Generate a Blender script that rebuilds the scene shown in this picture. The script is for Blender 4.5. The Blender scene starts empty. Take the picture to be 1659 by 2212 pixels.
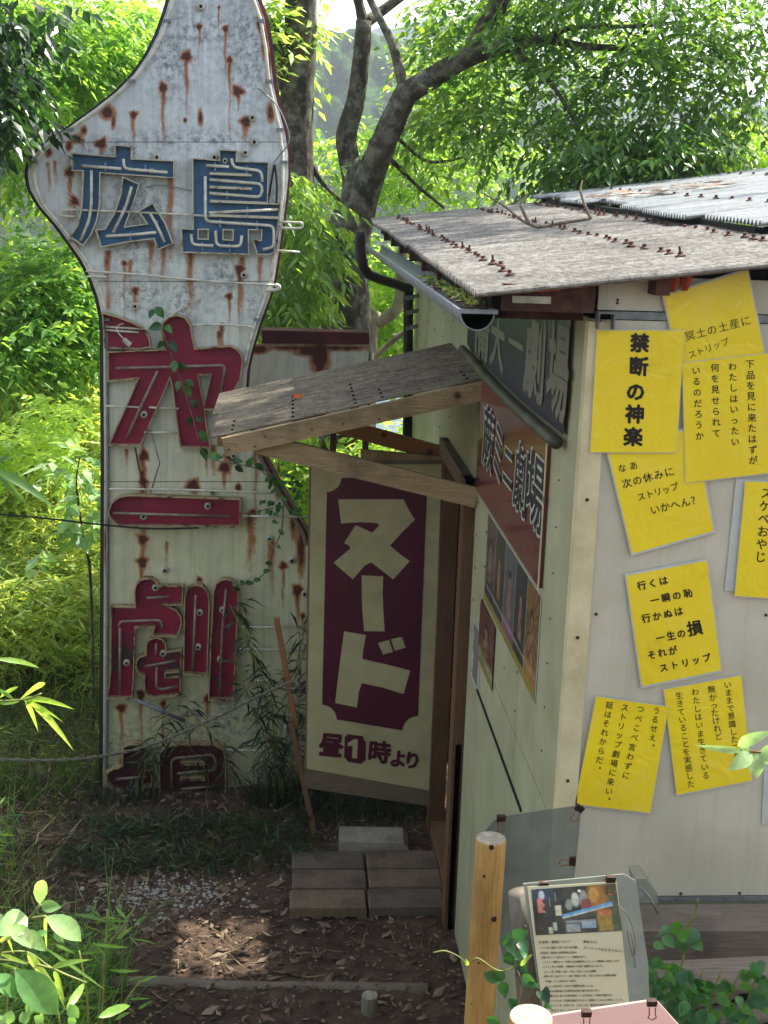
import bpy, math, random
import numpy as np
from mathutils import Vector, Matrix
from mathutils.geometry import tessellate_polygon, delaunay_2d_cdt

random.seed(7); RNG = np.random.default_rng(7)
sc = bpy.context.scene
COL = sc.collection

# ------------------------------------------------------------------ camera
# The camera stands on a bank about 3.55 m above the yard; X runs along the hut's front, Y along its side, Z up.
FOC, CXP, CYP = 2850.0, 829.5, 1106.0
_dn = np.array([-399.5, -12133.0, FOC]); _up = -_dn/np.linalg.norm(_dn)
_yd = np.array([630-CXP, CYP-430, FOC]); _yd /= np.linalg.norm(_yd); _yd -= _up*(_yd@_up); _yd /= np.linalg.norm(_yd)
_xd = np.cross(_yd, _up); _xd = _xd if _xd[0] > 0 else -_xd
RW = np.array([_xd, _yd, _up])
EYE = np.array([0, 0, 3.55])
def ray(px, py): return RW@np.array([(px-CXP)/FOC, (CYP-py)/FOC, 1.0])
def PY(px, py, y): d = ray(px, py); return EYE+d*(y/d[1])
def PX(px, py, x): d = ray(px, py); return EYE+d*(x/d[0])
def PN(px, py, p0, n):   # onto the plane through p0 with normal n
    d = ray(px, py); return EYE+d*((np.array(p0)-EYE)@n/(d@n))
def PZ(px, py, z): d = ray(px, py); return EYE+d*((z-EYE[2])/d[2])
cam = bpy.data.cameras.new('camera'); cam_o = bpy.data.objects.new('camera', cam); COL.objects.link(cam_o)
cam.sensor_fit = 'HORIZONTAL'; cam.sensor_width = 36; cam.lens = 36*FOC/1659.0
cam.clip_start = 0.05; cam.clip_end = 4000
cr, cu, cf = RW@np.array([1, 0, 0]), RW@np.array([0, 1, 0]), RW@np.array([0, 0, 1])
M = Matrix(((cr[0], cu[0], -cf[0], EYE[0]), (cr[1], cu[1], -cf[1], EYE[1]), (cr[2], cu[2], -cf[2], EYE[2]), (0, 0, 0, 1)))
cam_o.matrix_world = M
sc.camera = cam_o
cam.dof.use_dof = False

# ------------------------------------------------------------------ light
SUN = Vector((0.82, 0.50, 1.30)).normalized()
elev = math.asin(SUN.z); azim = math.atan2(SUN.x, SUN.y)
w = bpy.data.worlds.new('World'); sc.world = w; w.use_nodes = True
nt = w.node_tree; bg = nt.nodes['Background']
sky = nt.nodes.new('ShaderNodeTexSky'); sky.sky_type = 'NISHITA'; sky.sun_disc = False
sky.sun_elevation = elev; sky.sun_rotation = azim; sky.dust_density = 1.6; sky.air_density = 1.0
# a milky summer sky: the physical sky's colour is pulled towards white
hs = nt.nodes.new('ShaderNodeHueSaturation'); hs.inputs['Saturation'].default_value = .45
nt.links.new(sky.outputs[0], hs.inputs['Color']); nt.links.new(hs.outputs[0], bg.inputs[0]); bg.inputs[1].default_value = 0.135
sl = bpy.data.lights.new('sun', 'SUN'); sl.energy = 5.0; sl.angle = math.radians(0.55); sl.color = (1.0, 0.94, 0.84)
so = bpy.data.objects.new('sun', sl); COL.objects.link(so)
so.rotation_euler = SUN.to_track_quat('Z', 'Y').to_euler(); so.location = (4, 3, 12)
sc.view_settings.view_transform = 'Standard'; sc.view_settings.look = 'None'
sc.view_settings.gamma = 1; sc.view_settings.use_curve_mapping = False
sc.view_settings.exposure = 1.6
sc.render.engine = 'CYCLES'
sc.cycles.max_bounces = 8; sc.cycles.transparent_max_bounces = 12; sc.cycles.transmission_bounces = 6
sc.cycles.use_denoising = True
sc.cycles.sample_clamp_indirect = 6

# ------------------------------------------------------------------ materials
def rgb(h):
    if isinstance(h, str):
        h = h.lstrip('#'); c = [int(h[i:i+2], 16)/255 for i in (0, 2, 4)]
        return tuple(x/12.92 if x <= .04045 else ((x+.055)/1.055)**2.4 for x in c)
    return tuple(h)
class NG:
    def __init__(s, name):
        s.m = bpy.data.materials.new(name); s.m.use_nodes = True; s.t = s.m.node_tree
        s.t.nodes.clear(); s.out = s.t.nodes.new('ShaderNodeOutputMaterial')
    def n(s, typ, **kw):
        n = s.t.nodes.new('ShaderNode'+typ)
        for k, v in kw.items():
            if hasattr(n, k) and not k[0].isupper(): setattr(n, k, v)
        return n
    def l(s, a, b): s.t.links.new(a, b)
    def tc(s, scale=(1, 1, 1), kind='Object', rot=(0, 0, 0)):
        c = s.n('TexCoord'); m = s.n('Mapping'); s.l(c.outputs[kind], m.inputs[0]); m.inputs['Scale'].default_value = scale
        m.inputs['Rotation'].default_value = rot
        return m.outputs[0]
    def noise(s, co, scale, detail=6, rough=.6, dist=0):
        n = s.n('TexNoise'); s.l(co, n.inputs['Vector']); n.inputs['Scale'].default_value = scale
        n.inputs['Detail'].default_value = detail; n.inputs['Roughness'].default_value = rough; n.inputs['Distortion'].default_value = dist
        return n.outputs[0]
    def ramp(s, f, stops):
        r = s.n('ValToRGB'); s.l(f, r.inputs[0]); e = r.color_ramp.elements
        while len(e) < len(stops): e.new(.5)
        for i, (p, c) in enumerate(stops):
            e[i].position = p; c = (c, c, c) if isinstance(c, (int, float)) else rgb(c); e[i].color = (*c, 1)
        return r.outputs[0]
    def mix(s, f, a, b, mode='MIX'):
        m = s.n('Mix'); m.data_type = 'RGBA'; m.blend_type = mode
        for i, v in ((0, f), (6, a), (7, b)):
            if hasattr(v, 'links'): s.l(v, m.inputs[i])
            elif i == 0: m.inputs[0].default_value = v
            else: m.inputs[i].default_value = (*rgb(v), 1)
        return m.outputs[2]
    def math(s, op, a, b=0.0, c=None):
        m = s.n('Math'); m.operation = op
        for i, v in enumerate((a, b) if c is None else (a, b, c)):
            if hasattr(v, 'links'): s.l(v, m.inputs[i])
            else: m.inputs[i].default_value = v
        return m.outputs[0]
    def attr(s, name, out='Fac'):
        a = s.n('Attribute'); a.attribute_name = name; return a.outputs[out]
    def bsdf(s, col, rough=.7, metal=0, bump=None, bstr=.3, bdist=.01, spec=.5, coat=0, **kw):
        b = s.n('BsdfPrincipled')
        for k, v in (('Base Color', col), ('Roughness', rough), ('Metallic', metal)):
            if hasattr(v, 'links'): s.l(v, b.inputs[k])
            elif k == 'Base Color': b.inputs[k].default_value = (*rgb(v), 1)
            else: b.inputs[k].default_value = v
        b.inputs['Specular IOR Level'].default_value = spec; b.inputs['Coat Weight'].default_value = coat
        b.inputs['Coat Roughness'].default_value = .08
        if bump is not None:
            bp = s.n('Bump'); s.l(bump, bp.inputs['Height']); bp.inputs['Strength'].default_value = bstr; bp.inputs['Distance'].default_value = bdist
            s.l(bp.outputs[0], b.inputs['Normal'])
            if coat: s.l(bp.outputs[0], b.inputs['Coat Normal'])
        for k, v in kw.items(): b.inputs[k].default_value = v
        s.b = b; s.l(b.outputs[0], s.out.inputs[0]); return b
MATS = {}
def basic(name, c1, c2=None, scale=8, rough=.75, metal=0, stretch=(1, 1, 1), bstr=.25, bdist=.004, coat=0, detail=6, spec=.4, lo=.35, hi=.65, dirt=None, dscale=3, damt=.5):
    g = NG(name); co = g.tc(stretch); n = g.noise(co, scale, detail)
    col = g.ramp(n, [(lo, c1), (hi, c2 or c1)])
    if dirt:
        d = g.noise(g.tc(), dscale, 8, .7); f = g.ramp(d, [(.45, 0.0), (.68, damt)])
        col = g.mix(f, col, dirt)
    g.bsdf(col, rough, metal, n, bstr, bdist, spec, coat); MATS[name] = g.m; return g.m
def wood(name, c1, c2, stretch, rough=.8, dirt='#1c1712', damt=.45):
    g = NG(name); co = g.tc(stretch); n = g.noise(co, 9, 8, .7, .6); n2 = g.noise(g.tc(), 4, 5)
    col = g.ramp(n, [(.28, c1), (.7, c2)])
    col = g.mix(g.ramp(n2, [(.48, 0.0), (.75, damt)]), col, dirt)
    v = g.n('TexVoronoi'); g.l(g.tc((1, 1, 1)), v.inputs['Vector']); v.inputs['Scale'].default_value = 5.5
    k = g.ramp(v.outputs['Distance'], [(.05, 1.0), (.13, 0.0)])
    col = g.mix(g.math('MULTIPLY', k, .8), col, '#2a1608')
    g.bsdf(col, rough, 0, n, .5, .004, .3); MATS[name] = g.m; return g.m
def leafmat(name, cols, trans=.5, rough=.42, gloss=.5, tcol=None):
    """cols: ramp over the per-leaf attribute 'v'"""
    g = NG(name); a = g.attr('v'); n = len(cols)
    col = g.ramp(a, [(i/(n-1), c) for i, c in enumerate(cols)])
    mt = g.noise(g.tc(), 38, 4, .6); col = g.mix(1.0, col, g.ramp(mt, [(.3, .72), (.7, 1.12)]), 'MULTIPLY')
    b = g.bsdf(col, rough, 0, mt, .35, .004, gloss)
    t = g.n('BsdfTranslucent'); tc = g.mix(1.0, col, tcol or (2.1, 1.75, 1.0), 'MULTIPLY'); g.l(tc, t.inputs[0])
    m = g.n('MixShader'); m.inputs[0].default_value = trans; g.l(b.outputs[0], m.inputs[1]); g.l(t.outputs[0], m.inputs[2])
    g.l(m.outputs[0], g.out.inputs[0]); MATS[name] = g.m; return g.m

m_soil = basic('soil', '#3a2b22', '#5d4a3b', 14, .95, bstr=.9, bdist=.02, detail=9, dirt='#241a14', dscale=1.3, damt=.8)
m_conc = basic('concrete', '#6c5a47', '#7e6c58', 60, .9, bstr=.6, bdist=.003, dirt='#3d372e', dscale=6, damt=.55)
m_conc2 = basic('concrete_pale', '#8f887a', '#a39b8a', 60, .9, bstr=.6, bdist=.003, dirt='#54503f', dscale=6, damt=.5)
m_woodx = wood('timber_along_x', '#7d6648', '#b09a76', (1.2, 22, 22), .85, '#3b3227', .75)
m_woody = wood('timber_along_y', '#5a402a', '#8a6a48', (22, 1.2, 22))
m_woodz = wood('timber_upright', '#4a3324', '#74543a', (22, 22, 1.2))
m_woodred = wood('reddish_timber', '#7a5234', '#9c7048', (1.2, 22, 22))
m_ply = wood('plywood_grey', '#5c5142', '#7d6f5a', (1.5, 14, 14), damt=.3)
m_old = wood('weathered_sleeper', '#5b5248', '#8d8172', (1, 26, 26), .9, damt=.5)
m_postw = wood('peeled_log', '#8e6a35', '#c29a58', (16, 16, 1.0), .6, '#5b4020', .55)
m_postg = wood('grey_log', '#5d574c', '#8b8476', (16, 16, 1.0), .85)
def endgrain(name, a, b2):
    g = NG(name); co = g.tc((1, 1, 1)); n = g.noise(co, 40, 6)
    w_ = g.noise(co, 160, 4); col = g.ramp(n, [(.3, a), (.65, b2)]); col = g.mix(g.ramp(w_, [(.4, 0.0), (.6, .4)]), col, '#2b241c')
    g.bsdf(col, .9, 0, n, .5, .004, .2); MATS[name] = g.m; return g.m
m_knot = basic('dark_knot', '#1c120a', '#3b2614', 60, .8)
m_end = endgrain('log_end', '#8a8374', '#b9b2a0')
m_rust = basic('rusty_steel', '#3a211b', '#5c3a2e', 25, .85, bstr=.6, dirt='#20140f', dscale=7)
m_maroon = basic('maroon_steel', '#3c1318', '#5a1c24', 12, .7, bstr=.2, dirt='#1d0d0d', dscale=5)
m_black = basic('black_pipe', '#08090b', '#111317', 20, .4)
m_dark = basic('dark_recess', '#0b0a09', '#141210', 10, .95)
m_grey = basic('grey_gutter', '#7d8288', '#959aa0', 20, .45, dirt='#2d2f31', dscale=8)
m_galv = basic('galvanised_channel', '#6a6f70', '#868b8a', 30, .55, .3, dirt='#3c3f3c', dscale=9)
m_tube = basic('glass_tube_white', '#b9b7a6', '#d2d0c0', 14, .22, dirt='#6a675a', dscale=20, damt=.6, coat=.3)
m_tubed = basic('glass_tube_dull', '#6e6257', '#8c7f6f', 14, .3, dirt='#3a2d28', dscale=20, damt=.7, coat=.3)
m_porc = basic('porcelain', '#a3a294', '#bdbcad', 20, .25, dirt='#4a4338', dscale=30)
m_cable = basic('black_cable', '#101112', '#1a1a1b', 10, .6)
m_rope = basic('dirty_rope', '#5c584c', '#8a8577', 120, .95, bstr=.8)
m_gravel = basic('white_gravel', '#8e8a84', '#b5b0a8', 30, .9)
m_ink = basic('black_ink', '#0b0a07', '#17140d', 90, .35, spec=.5)
m_clip = basic('rusty_clip', '#21110c', '#3a2118', 40, .6)
m_clipr = basic('rusty_wire', '#6b3a1e', '#8d5430', 60, .6, .4)
m_bark = basic('tree_bark', '#26221d', '#4a4237', 11, .9, stretch=(1, 1, .3), bstr=1, bdist=.04, detail=10, dirt='#88877a', dscale=9, damt=.75)
m_barkl = basic('pale_bark', '#6b6454', '#958c76', 9, .9, stretch=(1, 1, .35), bstr=.8, bdist=.015, dirt='#3a352b', dscale=4, damt=.6)
m_twig = basic('dry_twig', '#4f473c', '#756a59', 20, .9)
m_cane = basic('green_cane', '#4d5a24', '#7d8440', 20, .6)

def m_paint_sign():
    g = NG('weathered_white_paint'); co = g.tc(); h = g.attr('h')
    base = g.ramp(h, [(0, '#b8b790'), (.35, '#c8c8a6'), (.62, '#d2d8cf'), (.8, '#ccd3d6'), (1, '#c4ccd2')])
    mott = g.noise(co, 9, 9, .75); base = g.mix(g.ramp(mott, [(.35, .25), (.6, 0.0)]), base, '#77795f')
    streak = g.noise(g.tc((9, 1, .35)), 3, 6, .7); base = g.mix(g.ramp(streak, [(.45, 0.0), (.7, .35)]), base, '#5f666b')
    mil = g.attr('mildew'); mn = g.noise(co, 28, 9, .8)
    f = g.math('MULTIPLY', mil, g.ramp(mn, [(.44, 0.0), (.6, .9)])); base = g.mix(f, base, '#4f575e')
    r = g.attr('rust'); rn = g.noise(g.tc((1, 1, .5)), 22, 8, .7)
    rr = g.math('ADD', r, g.math('MULTIPLY', g.math('SUBTRACT', rn, .5), 1.0))
    base = g.mix(g.ramp(rr, [(.12, 0.0), (.45, .85)]), base, '#94571f')
    base = g.mix(g.ramp(rr, [(.56, 0.0), (.74, 1.0)]), base, '#4a2016')
    g.bsdf(base, .55, 0, mn, .12, .003, .35); return g.m
m_sign = m_paint_sign()
def m_attr_print(name, rough=.35, coat=.3, bump=.1):
    g = NG(name); n = g.noise(g.tc(), 30, 4); g.bsdf(g.mix(g.ramp(n, [(.4, 0.0), (.8, .25)]), g.attr('Col', 'Color'), '#77756a'), rough, 0, n, bump, .004, .4, coat); return g.m
m_print = m_attr_print('printed_poster')
def m_face(name, a, b2, bare, lo=.62, hi=.68):
    g = NG(name); n = g.noise(g.tc(), 6, 8, .7); n2 = g.noise(g.tc(), 2.2, 7, .65)
    col = g.ramp(n, [(.3, a), (.7, b2)]); col = g.mix(g.ramp(n2, [(lo, 0.0), (hi, 1.0)]), col, bare)
    g.bsdf(col, .55, 0, n, .15, .003, .35); return g.m
m_blue = m_face('faded_blue_paint', '#2a5074', '#4a7498', '#3a4148', .68, .72)
m_redd = m_face('rusted_crimson_paint', '#421a20', '#5c2630', '#3c2822', .45, .55)
m_red = m_face('dull_crimson_paint', '#70142f', '#8e1d3e', '#3f3036', .58, .64)
def m_rim(name, a, b2, amt=.55):
    g = NG(name); n = g.noise(g.tc(), 18, 8, .75); col = g.ramp(n, [(amt-.04, a), (amt+.04, b2)])
    g.bsdf(col, .6, 0, n, .3, .003, .3); return g.m
m_rimw = m_rim('chipped_white_rim', '#b0ab95', '#5a3323', .58)
m_rimc = m_rim('chipped_cream_rim', '#a08f6c', '#3b1d1a', .56)
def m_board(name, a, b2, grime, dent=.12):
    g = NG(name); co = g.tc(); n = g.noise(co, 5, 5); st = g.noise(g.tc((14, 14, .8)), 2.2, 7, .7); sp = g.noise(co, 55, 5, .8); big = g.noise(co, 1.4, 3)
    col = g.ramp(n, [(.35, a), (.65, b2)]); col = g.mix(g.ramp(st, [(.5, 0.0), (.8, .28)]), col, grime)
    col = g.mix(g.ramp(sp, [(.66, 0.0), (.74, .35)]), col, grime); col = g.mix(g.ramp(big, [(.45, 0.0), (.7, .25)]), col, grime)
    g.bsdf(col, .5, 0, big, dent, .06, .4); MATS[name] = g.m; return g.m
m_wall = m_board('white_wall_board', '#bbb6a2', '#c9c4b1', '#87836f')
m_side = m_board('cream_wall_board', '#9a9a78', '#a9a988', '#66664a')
m_trim = basic('cream_corner_trim', '#c9bf98', '#d4caa4', 12, .5, dirt='#96804f', dscale=5, damt=.45)
def m_asb(name, a, b2, dk, rough=.85):
    g = NG(name); n = g.noise(g.tc((1, 1, 1)), 38, 9, .8); n2 = g.noise(g.tc((.5, 16, 16)), 2.0, 6); n3 = g.noise(g.tc(), 2.2, 6)
    col = g.ramp(n, [(.36, a), (.66, b2)]); col = g.mix(g.ramp(n2, [(.42, 0.0), (.7, .75)]), col, dk); col = g.mix(g.ramp(n3, [(.5, 0.0), (.75, .5)]), col, dk)  # streaks along the sheets put long shadows into the colour
    g.bsdf(col, rough, 0, n, .7, .004, .3); return g.m
m_roof = m_asb('lichened_corrugated_sheet', '#55534e', '#b5b1a8', '#55524c')
m_roof2 = m_asb('pale_corrugated_sheet', '#858a8c', '#a9adae', '#5f6364', .55)
m_porch = m_asb('porch_corrugated_sheet', '#5a5448', '#968c78', '#3c372f')
m_banner = basic('navy_banner', '#10142a', '#181d34', 5, .38, bstr=.12, dirt='#2a3040', dscale=2, damt=.3, coat=.15)
m_bannert = basic('banner_letter_grey', '#666557', '#777664', 12, .4)
m_redb = basic('red_signboard', '#5a1526', '#6f1b2e', 3, .25, bstr=.1, dirt='#4a2028', dscale=2.5, damt=.5, coat=.5)
m_whitep = basic('white_print', '#a9a897', '#b6b5a4', 9, .5)
m_navyp = basic('navy_print', '#0e1424', '#161d30', 9, .4)
m_pvc = basic('cream_sheet', '#aaa37a', '#b8b18a', 3, .35, bstr=.05, dirt='#6b674c', dscale=2.5, damt=.4, coat=.2)
m_purp = basic('plum_sheet', '#481226', '#56182f', 3, .4, bstr=.05, dirt='#35101f', dscale=2.5, damt=.4)
def m_yel(name, a, b2):
    g = NG(name); co = g.tc(); n = g.noise(co, 3, 3); wv = g.noise(g.tc((1, 1, 1)), 11, 2, .45, 1.6)
    col = g.ramp(n, [(.3, a), (.7, b2)]); fd = g.noise(co, 6.5, 6, .75); col = g.mix(g.ramp(fd, [(.52, 0.0), (.75, .35)]), col, '#f0dc70'); col = g.mix(g.ramp(fd, [(.25, .35), (.42, 0.0)]), col, '#b08c10')
    g.bsdf(col, .5, 0, wv, .32, .011, .5, 1.0); g.b.inputs['Coat Roughness'].default_value = .05; return g.m
m_yellow = m_yel('laminated_yellow_paper', '#e8cc00', '#f2d800')
def m_lam():
    g = NG('laminate_film'); n = g.noise(g.tc(), 30, 3)
    b = g.bsdf('#d8dcda', .12, 0, n, .4, .004, .6); t = g.n('BsdfTransparent'); m = g.n('MixShader'); m.inputs[0].default_value = .3
    g.l(t.outputs[0], m.inputs[1]); g.l(b.outputs[0], m.inputs[2]); g.l(m.outputs[0], g.out.inputs[0]); return g.m
m_lamf = m_lam()
m_lamw = basic('white_laminate_border', '#b4b9b4', '#c3c7c2', 20, .3, coat=.5)
def m_acr(name, tint, fac):
    g = NG(name); n = g.noise(g.tc(), 12, 8, .7)
    b = g.bsdf(g.ramp(n, [(.35, tint), (.75, '#7d8078')]), .25, 0, n, .1, .003, .7); t = g.n('BsdfTransparent'); t.inputs[0].default_value = (.75, .77, .76, 1)
    m = g.n('MixShader'); g.l(g.math('ADD', g.math('MULTIPLY', n, .3), fac), m.inputs[0])
    g.l(t.outputs[0], m.inputs[1]); g.l(b.outputs[0], m.inputs[2]); g.l(m.outputs[0], g.out.inputs[0]); return g.m
def m_clr():
    g = NG('added_clear_corrugated'); t = g.n('BsdfTransparent'); t.inputs[0].default_value = (.93, .94, .93, 1); gl = g.n('BsdfPrincipled'); gl.inputs['Roughness'].default_value = .3; gl.inputs['Base Color'].default_value = (.62, .64, .63, 1); gl.inputs['Specular IOR Level'].default_value = .9
    fr = g.n('LayerWeight'); m = g.n('MixShader'); g.l(g.math('MULTIPLY', g.math('POWER', fr.outputs['Facing'], 1.6), .95), m.inputs[0]); g.l(t.outputs[0], m.inputs[1]); g.l(gl.outputs[0], m.inputs[2]); g.l(m.outputs[0], g.out.inputs[0]); return g.m  # for the added roof sheet; pale at glancing angles in place of sky glare
m_clear = m_clr()
m_acryl = m_acr('dirty_acrylic', '#5b5f5c', .3)
m_acrylc = m_acr('clear_acrylic_edge', '#9fa393', .45)
m_pink = basic('peach_board', '#b98d84', '#cfa297', 8, .35, bstr=.1, dirt='#93807a', dscale=4, coat=.4)  # peach pink with duller patches
m_paper = basic('aged_paper', '#b9b18f', '#c4bd9c', 4, .5, coat=.4, bstr=.05)
m_greytxt = basic('grey_print', '#3d3a31', '#4b473d', 30, .5)
m_water = basic('lake_water', '#4a5c66', '#5d7079', 3, .18, bstr=.5, bdist=.05, spec=.8)
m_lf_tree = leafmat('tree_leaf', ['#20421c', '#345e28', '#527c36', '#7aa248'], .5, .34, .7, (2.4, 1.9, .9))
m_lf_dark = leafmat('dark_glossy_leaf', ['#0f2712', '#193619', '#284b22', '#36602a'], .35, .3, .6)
m_lf_lite = leafmat('bright_green_leaf', ['#30602c', '#54853a', '#80a84c', '#a8c666'], .55, .4, .5, (2.3, 1.95, 1.1))  # paler leaf; on sunlit foliage it carries the sunlight in its colour
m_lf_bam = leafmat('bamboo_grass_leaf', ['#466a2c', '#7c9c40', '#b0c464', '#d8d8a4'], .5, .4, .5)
m_lf_bamd = leafmat('shaded_bamboo_leaf', ['#18281a', '#22371f', '#314a28', '#5a6338'], .35, .4, .5)  # bamboo leaf again, with the shade put into its colour
m_lf_vine = leafmat('vine_leaf', ['#1c4026', '#295832', '#3a7038', '#558a44'], .4, .35, .5)
m_lf_big = leafmat('broad_leaf', ['#4b7a48', '#6b9a5a', '#92b878', '#b4cc96'], .4, .4, .4, (1.5, 1.6, .7))
m_lf_dead = leafmat('dead_leaf', ['#4a3a30', '#655044', '#7d6656', '#978873'], .1, .8, .2, (1, 1, 1))
m_straw = leafmat('dry_straw', ['#7a6842', '#96835a', '#ac9a70', '#bfae88'], .2, .8, .2, (1, 1, 1))

# ------------------------------------------------------------------ object helpers
WL = {}
def link(o, parent=None, world=True):
    COL.objects.link(o)
    pw = WL.get(parent.name, Vector((0, 0, 0))) if parent else Vector((0, 0, 0))
    if parent: o.parent = parent
    if parent and world: o.location = -pw; WL[o.name] = Vector((0, 0, 0))
    else: WL[o.name] = pw+Vector(o.location)
    return o
def thing(name, label, cat, loc=(0, 0, 0), group=None, rotz=0):
    o = bpy.data.objects.new(name, None); o.empty_display_size = .1; o.location = loc; o.rotation_euler = (0, 0, rotz); link(o)
    o['label'] = label; o['category'] = cat
    if group: o['group'] = group
    return o
def tag(o, label, cat, group=None, kind=None):
    o['label'] = label; o['category'] = cat
    if group: o['group'] = group
    if kind: o['kind'] = kind
    return o
def mk(name, V, F, mat=None, mi=None, smooth=False, attrs=None):
    me = bpy.data.meshes.new(name)
    V = [tuple(map(float, v)) for v in V] if not isinstance(V, np.ndarray) else V.tolist()
    me.from_pydata(V, [], F if isinstance(F, list) else F.tolist())
    for m in (mat if isinstance(mat, (list, tuple)) else [mat]):
        if m: me.materials.append(m)
    if mi is not None: me.polygons.foreach_set('material_index', mi)
    if smooth: me.polygons.foreach_set('use_smooth', [True]*len(me.polygons))
    for k, a in (attrs or {}).items():
        at = me.attributes.new(k, 'FLOAT', 'POINT'); at.data.foreach_set('value', np.asarray(a, dtype=np.float32))
    me.update(); return me
def obj(name, me, parent=None, world=True, label=None, kind=None, loc=None):
    o = bpy.data.objects.new(name, me)
    if loc is not None: o.location = loc
    link(o, parent, world)
    if label: o['label'] = label
    if kind: o['kind'] = kind
    return o
def add(name, V, F, mat, parent=None, **kw):
    a = {k: kw.pop(k) for k in ('mi', 'smooth', 'attrs') if k in kw}
    return obj(name, mk(name, V, F, mat, **a), parent, **kw)
class MB:
    def __init__(s): s.V = []; s.F = []; s.mi = []
    def put(s, V, F, m=0):
        k = len(s.V); s.V += [tuple(v) for v in V]; s.F += [[i+k for i in f] for f in F]; s.mi += [m]*len(F); return s
    def hexa(s, p, m=0):   # 8 corners: 0-3 one side, 4-7 the other
        return s.put(p, [(0, 3, 2, 1), (4, 5, 6, 7), (0, 1, 5, 4), (1, 2, 6, 5), (2, 3, 7, 6), (3, 0, 4, 7)], m)
    def box(s, a, b, m=0):
        x0, y0, z0 = a; x1, y1, z1 = b
        return s.hexa([(x0, y0, z0), (x1, y0, z0), (x1, y1, z0), (x0, y1, z0), (x0, y0, z1), (x1, y0, z1), (x1, y1, z1), (x0, y1, z1)], m)
    def bar(s, a, b, w, h, upv=(0, 0, 1), m=0):
        a = Vector(a); b = Vector(b); d = (b-a).normalized(); u = Vector(upv); sd = d.cross(u).normalized(); u = sd.cross(d).normalized()
        P = []
        for e in (a, b):
            for i, j in ((-1, -1), (1, -1), (1, 1), (-1, 1)): P.append(e+sd*i*w/2+u*j*h/2)
        return s.hexa(P, m)
    def tube(s, pts, r, n=8, m=0, cap=True):
        pts = [Vector(p) for p in pts]; rs = r if isinstance(r, (list, tuple)) else [r]*len(pts)
        k = len(s.V); prev = None
        for i, p in enumerate(pts):
            d = (pts[min(i+1, len(pts)-1)]-pts[max(i-1, 0)]).normalized()
            if prev is None: u = d.orthogonal().normalized()
            else: u = (prev-d*prev.dot(d)); u = u.normalized() if u.length > 1e-6 else d.orthogonal().normalized()
            prev = u; v = d.cross(u)
            for j in range(n):
                a = 2*math.pi*j/n; s.V.append(tuple(p+(u*math.cos(a)+v*math.sin(a))*rs[i]))
        for i in range(len(pts)-1):
            for j in range(n):
                s.F.append([k+i*n+j, k+i*n+(j+1) % n, k+(i+1)*n+(j+1) % n, k+(i+1)*n+j]); s.mi.append(m)
        if cap:
            s.F.append([k+j for j in range(n)][::-1]); s.mi.append(m)
            s.F.append([k+(len(pts)-1)*n+j for j in range(n)]); s.mi.append(m)
        return s
    def prism(s, poly, holes, to3, n3, depth, m=0, mside=None):
        """poly in 2D; to3 maps 2D to 3D; extruded by depth along n3"""
        loops = [poly]+list(holes); L3 = [[Vector((x, y, 0)) for x, y in l] for l in loops]
        tri = tessellate_polygon(L3); flat = [p for l in loops for p in l]; N = len(flat); k = len(s.V); n3 = Vector(n3)*depth
        A = [Vector(to3(*p)) for p in flat]
        s.V += [tuple(a) for a in A]+[tuple(a+n3) for a in A]
        for t in tri: s.F.append([k+i for i in t]); s.mi.append(m); s.F.append([k+N+i for i in t][::-1]); s.mi.append(m)
        o = 0
        for l in loops:
            c = len(l)
            for i in range(c):
                a, b = k+o+i, k+o+(i+1) % c; s.F.append([a, b, b+N, a+N]); s.mi.append(m if mside is None else mside)
            o += c
        return s
    def build(s, name, mat, parent=None, smooth=False, **kw):
        return add(name, s.V, s.F, mat, parent, mi=s.mi, smooth=smooth, **kw)
    def mesh(s, name, mat, smooth=False): return mk(name, s.V, s.F, mat, s.mi, smooth)
def area(p): return sum(p[i][0]*p[(i+1) % len(p)][1]-p[(i+1) % len(p)][0]*p[i][1] for i in range(len(p)))/2
def inset(poly, t):
    """move every edge of the polygon inward by t (sign from orientation)"""
    s = 1 if area(poly) > 0 else -1; n = len(poly); out = []
    for i in range(n):
        p0, p1, p2 = (Vector(poly[j % n]) for j in (i-1, i, i+1))
        d1 = (p1-p0).normalized(); d2 = (p2-p1).normalized(); n1 = Vector((-d1.y, d1.x))*s; n2 = Vector((-d2.y, d2.x))*s
        b = n1+n2; q = b.length_squared
        b = n1 if q < .15 else b*(2/q)
        if b.length > 2.2: b = b.normalized()*2.2
        out.append(tuple(p1+b*t))
    return out
def smoothpts(P, it=2):
    for _ in range(it):
        Q = [P[0]]
        for a, b in zip(P[:-1], P[1:]):
            a = np.array(a, float); b = np.array(b, float); Q += [tuple(a*.75+b*.25), tuple(a*.25+b*.75)]
        Q.append(P[-1]); P = Q
    return P
def catmull(P, k=6):
    P = [np.array(p, float) for p in P]; P = [2*P[0]-P[1]]+P+[2*P[-1]-P[-2]]; out = []
    for i in range(1, len(P)-2):
        for j in range(k):
            t = j/k; a, b, c, d = P[i-1:i+3]
            out.append(.5*((2*b)+(-a+c)*t+(2*a-5*b+4*c-d)*t*t+(-a+3*b-3*c+d)*t**3))
    out.append(P[-2]); return out

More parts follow.
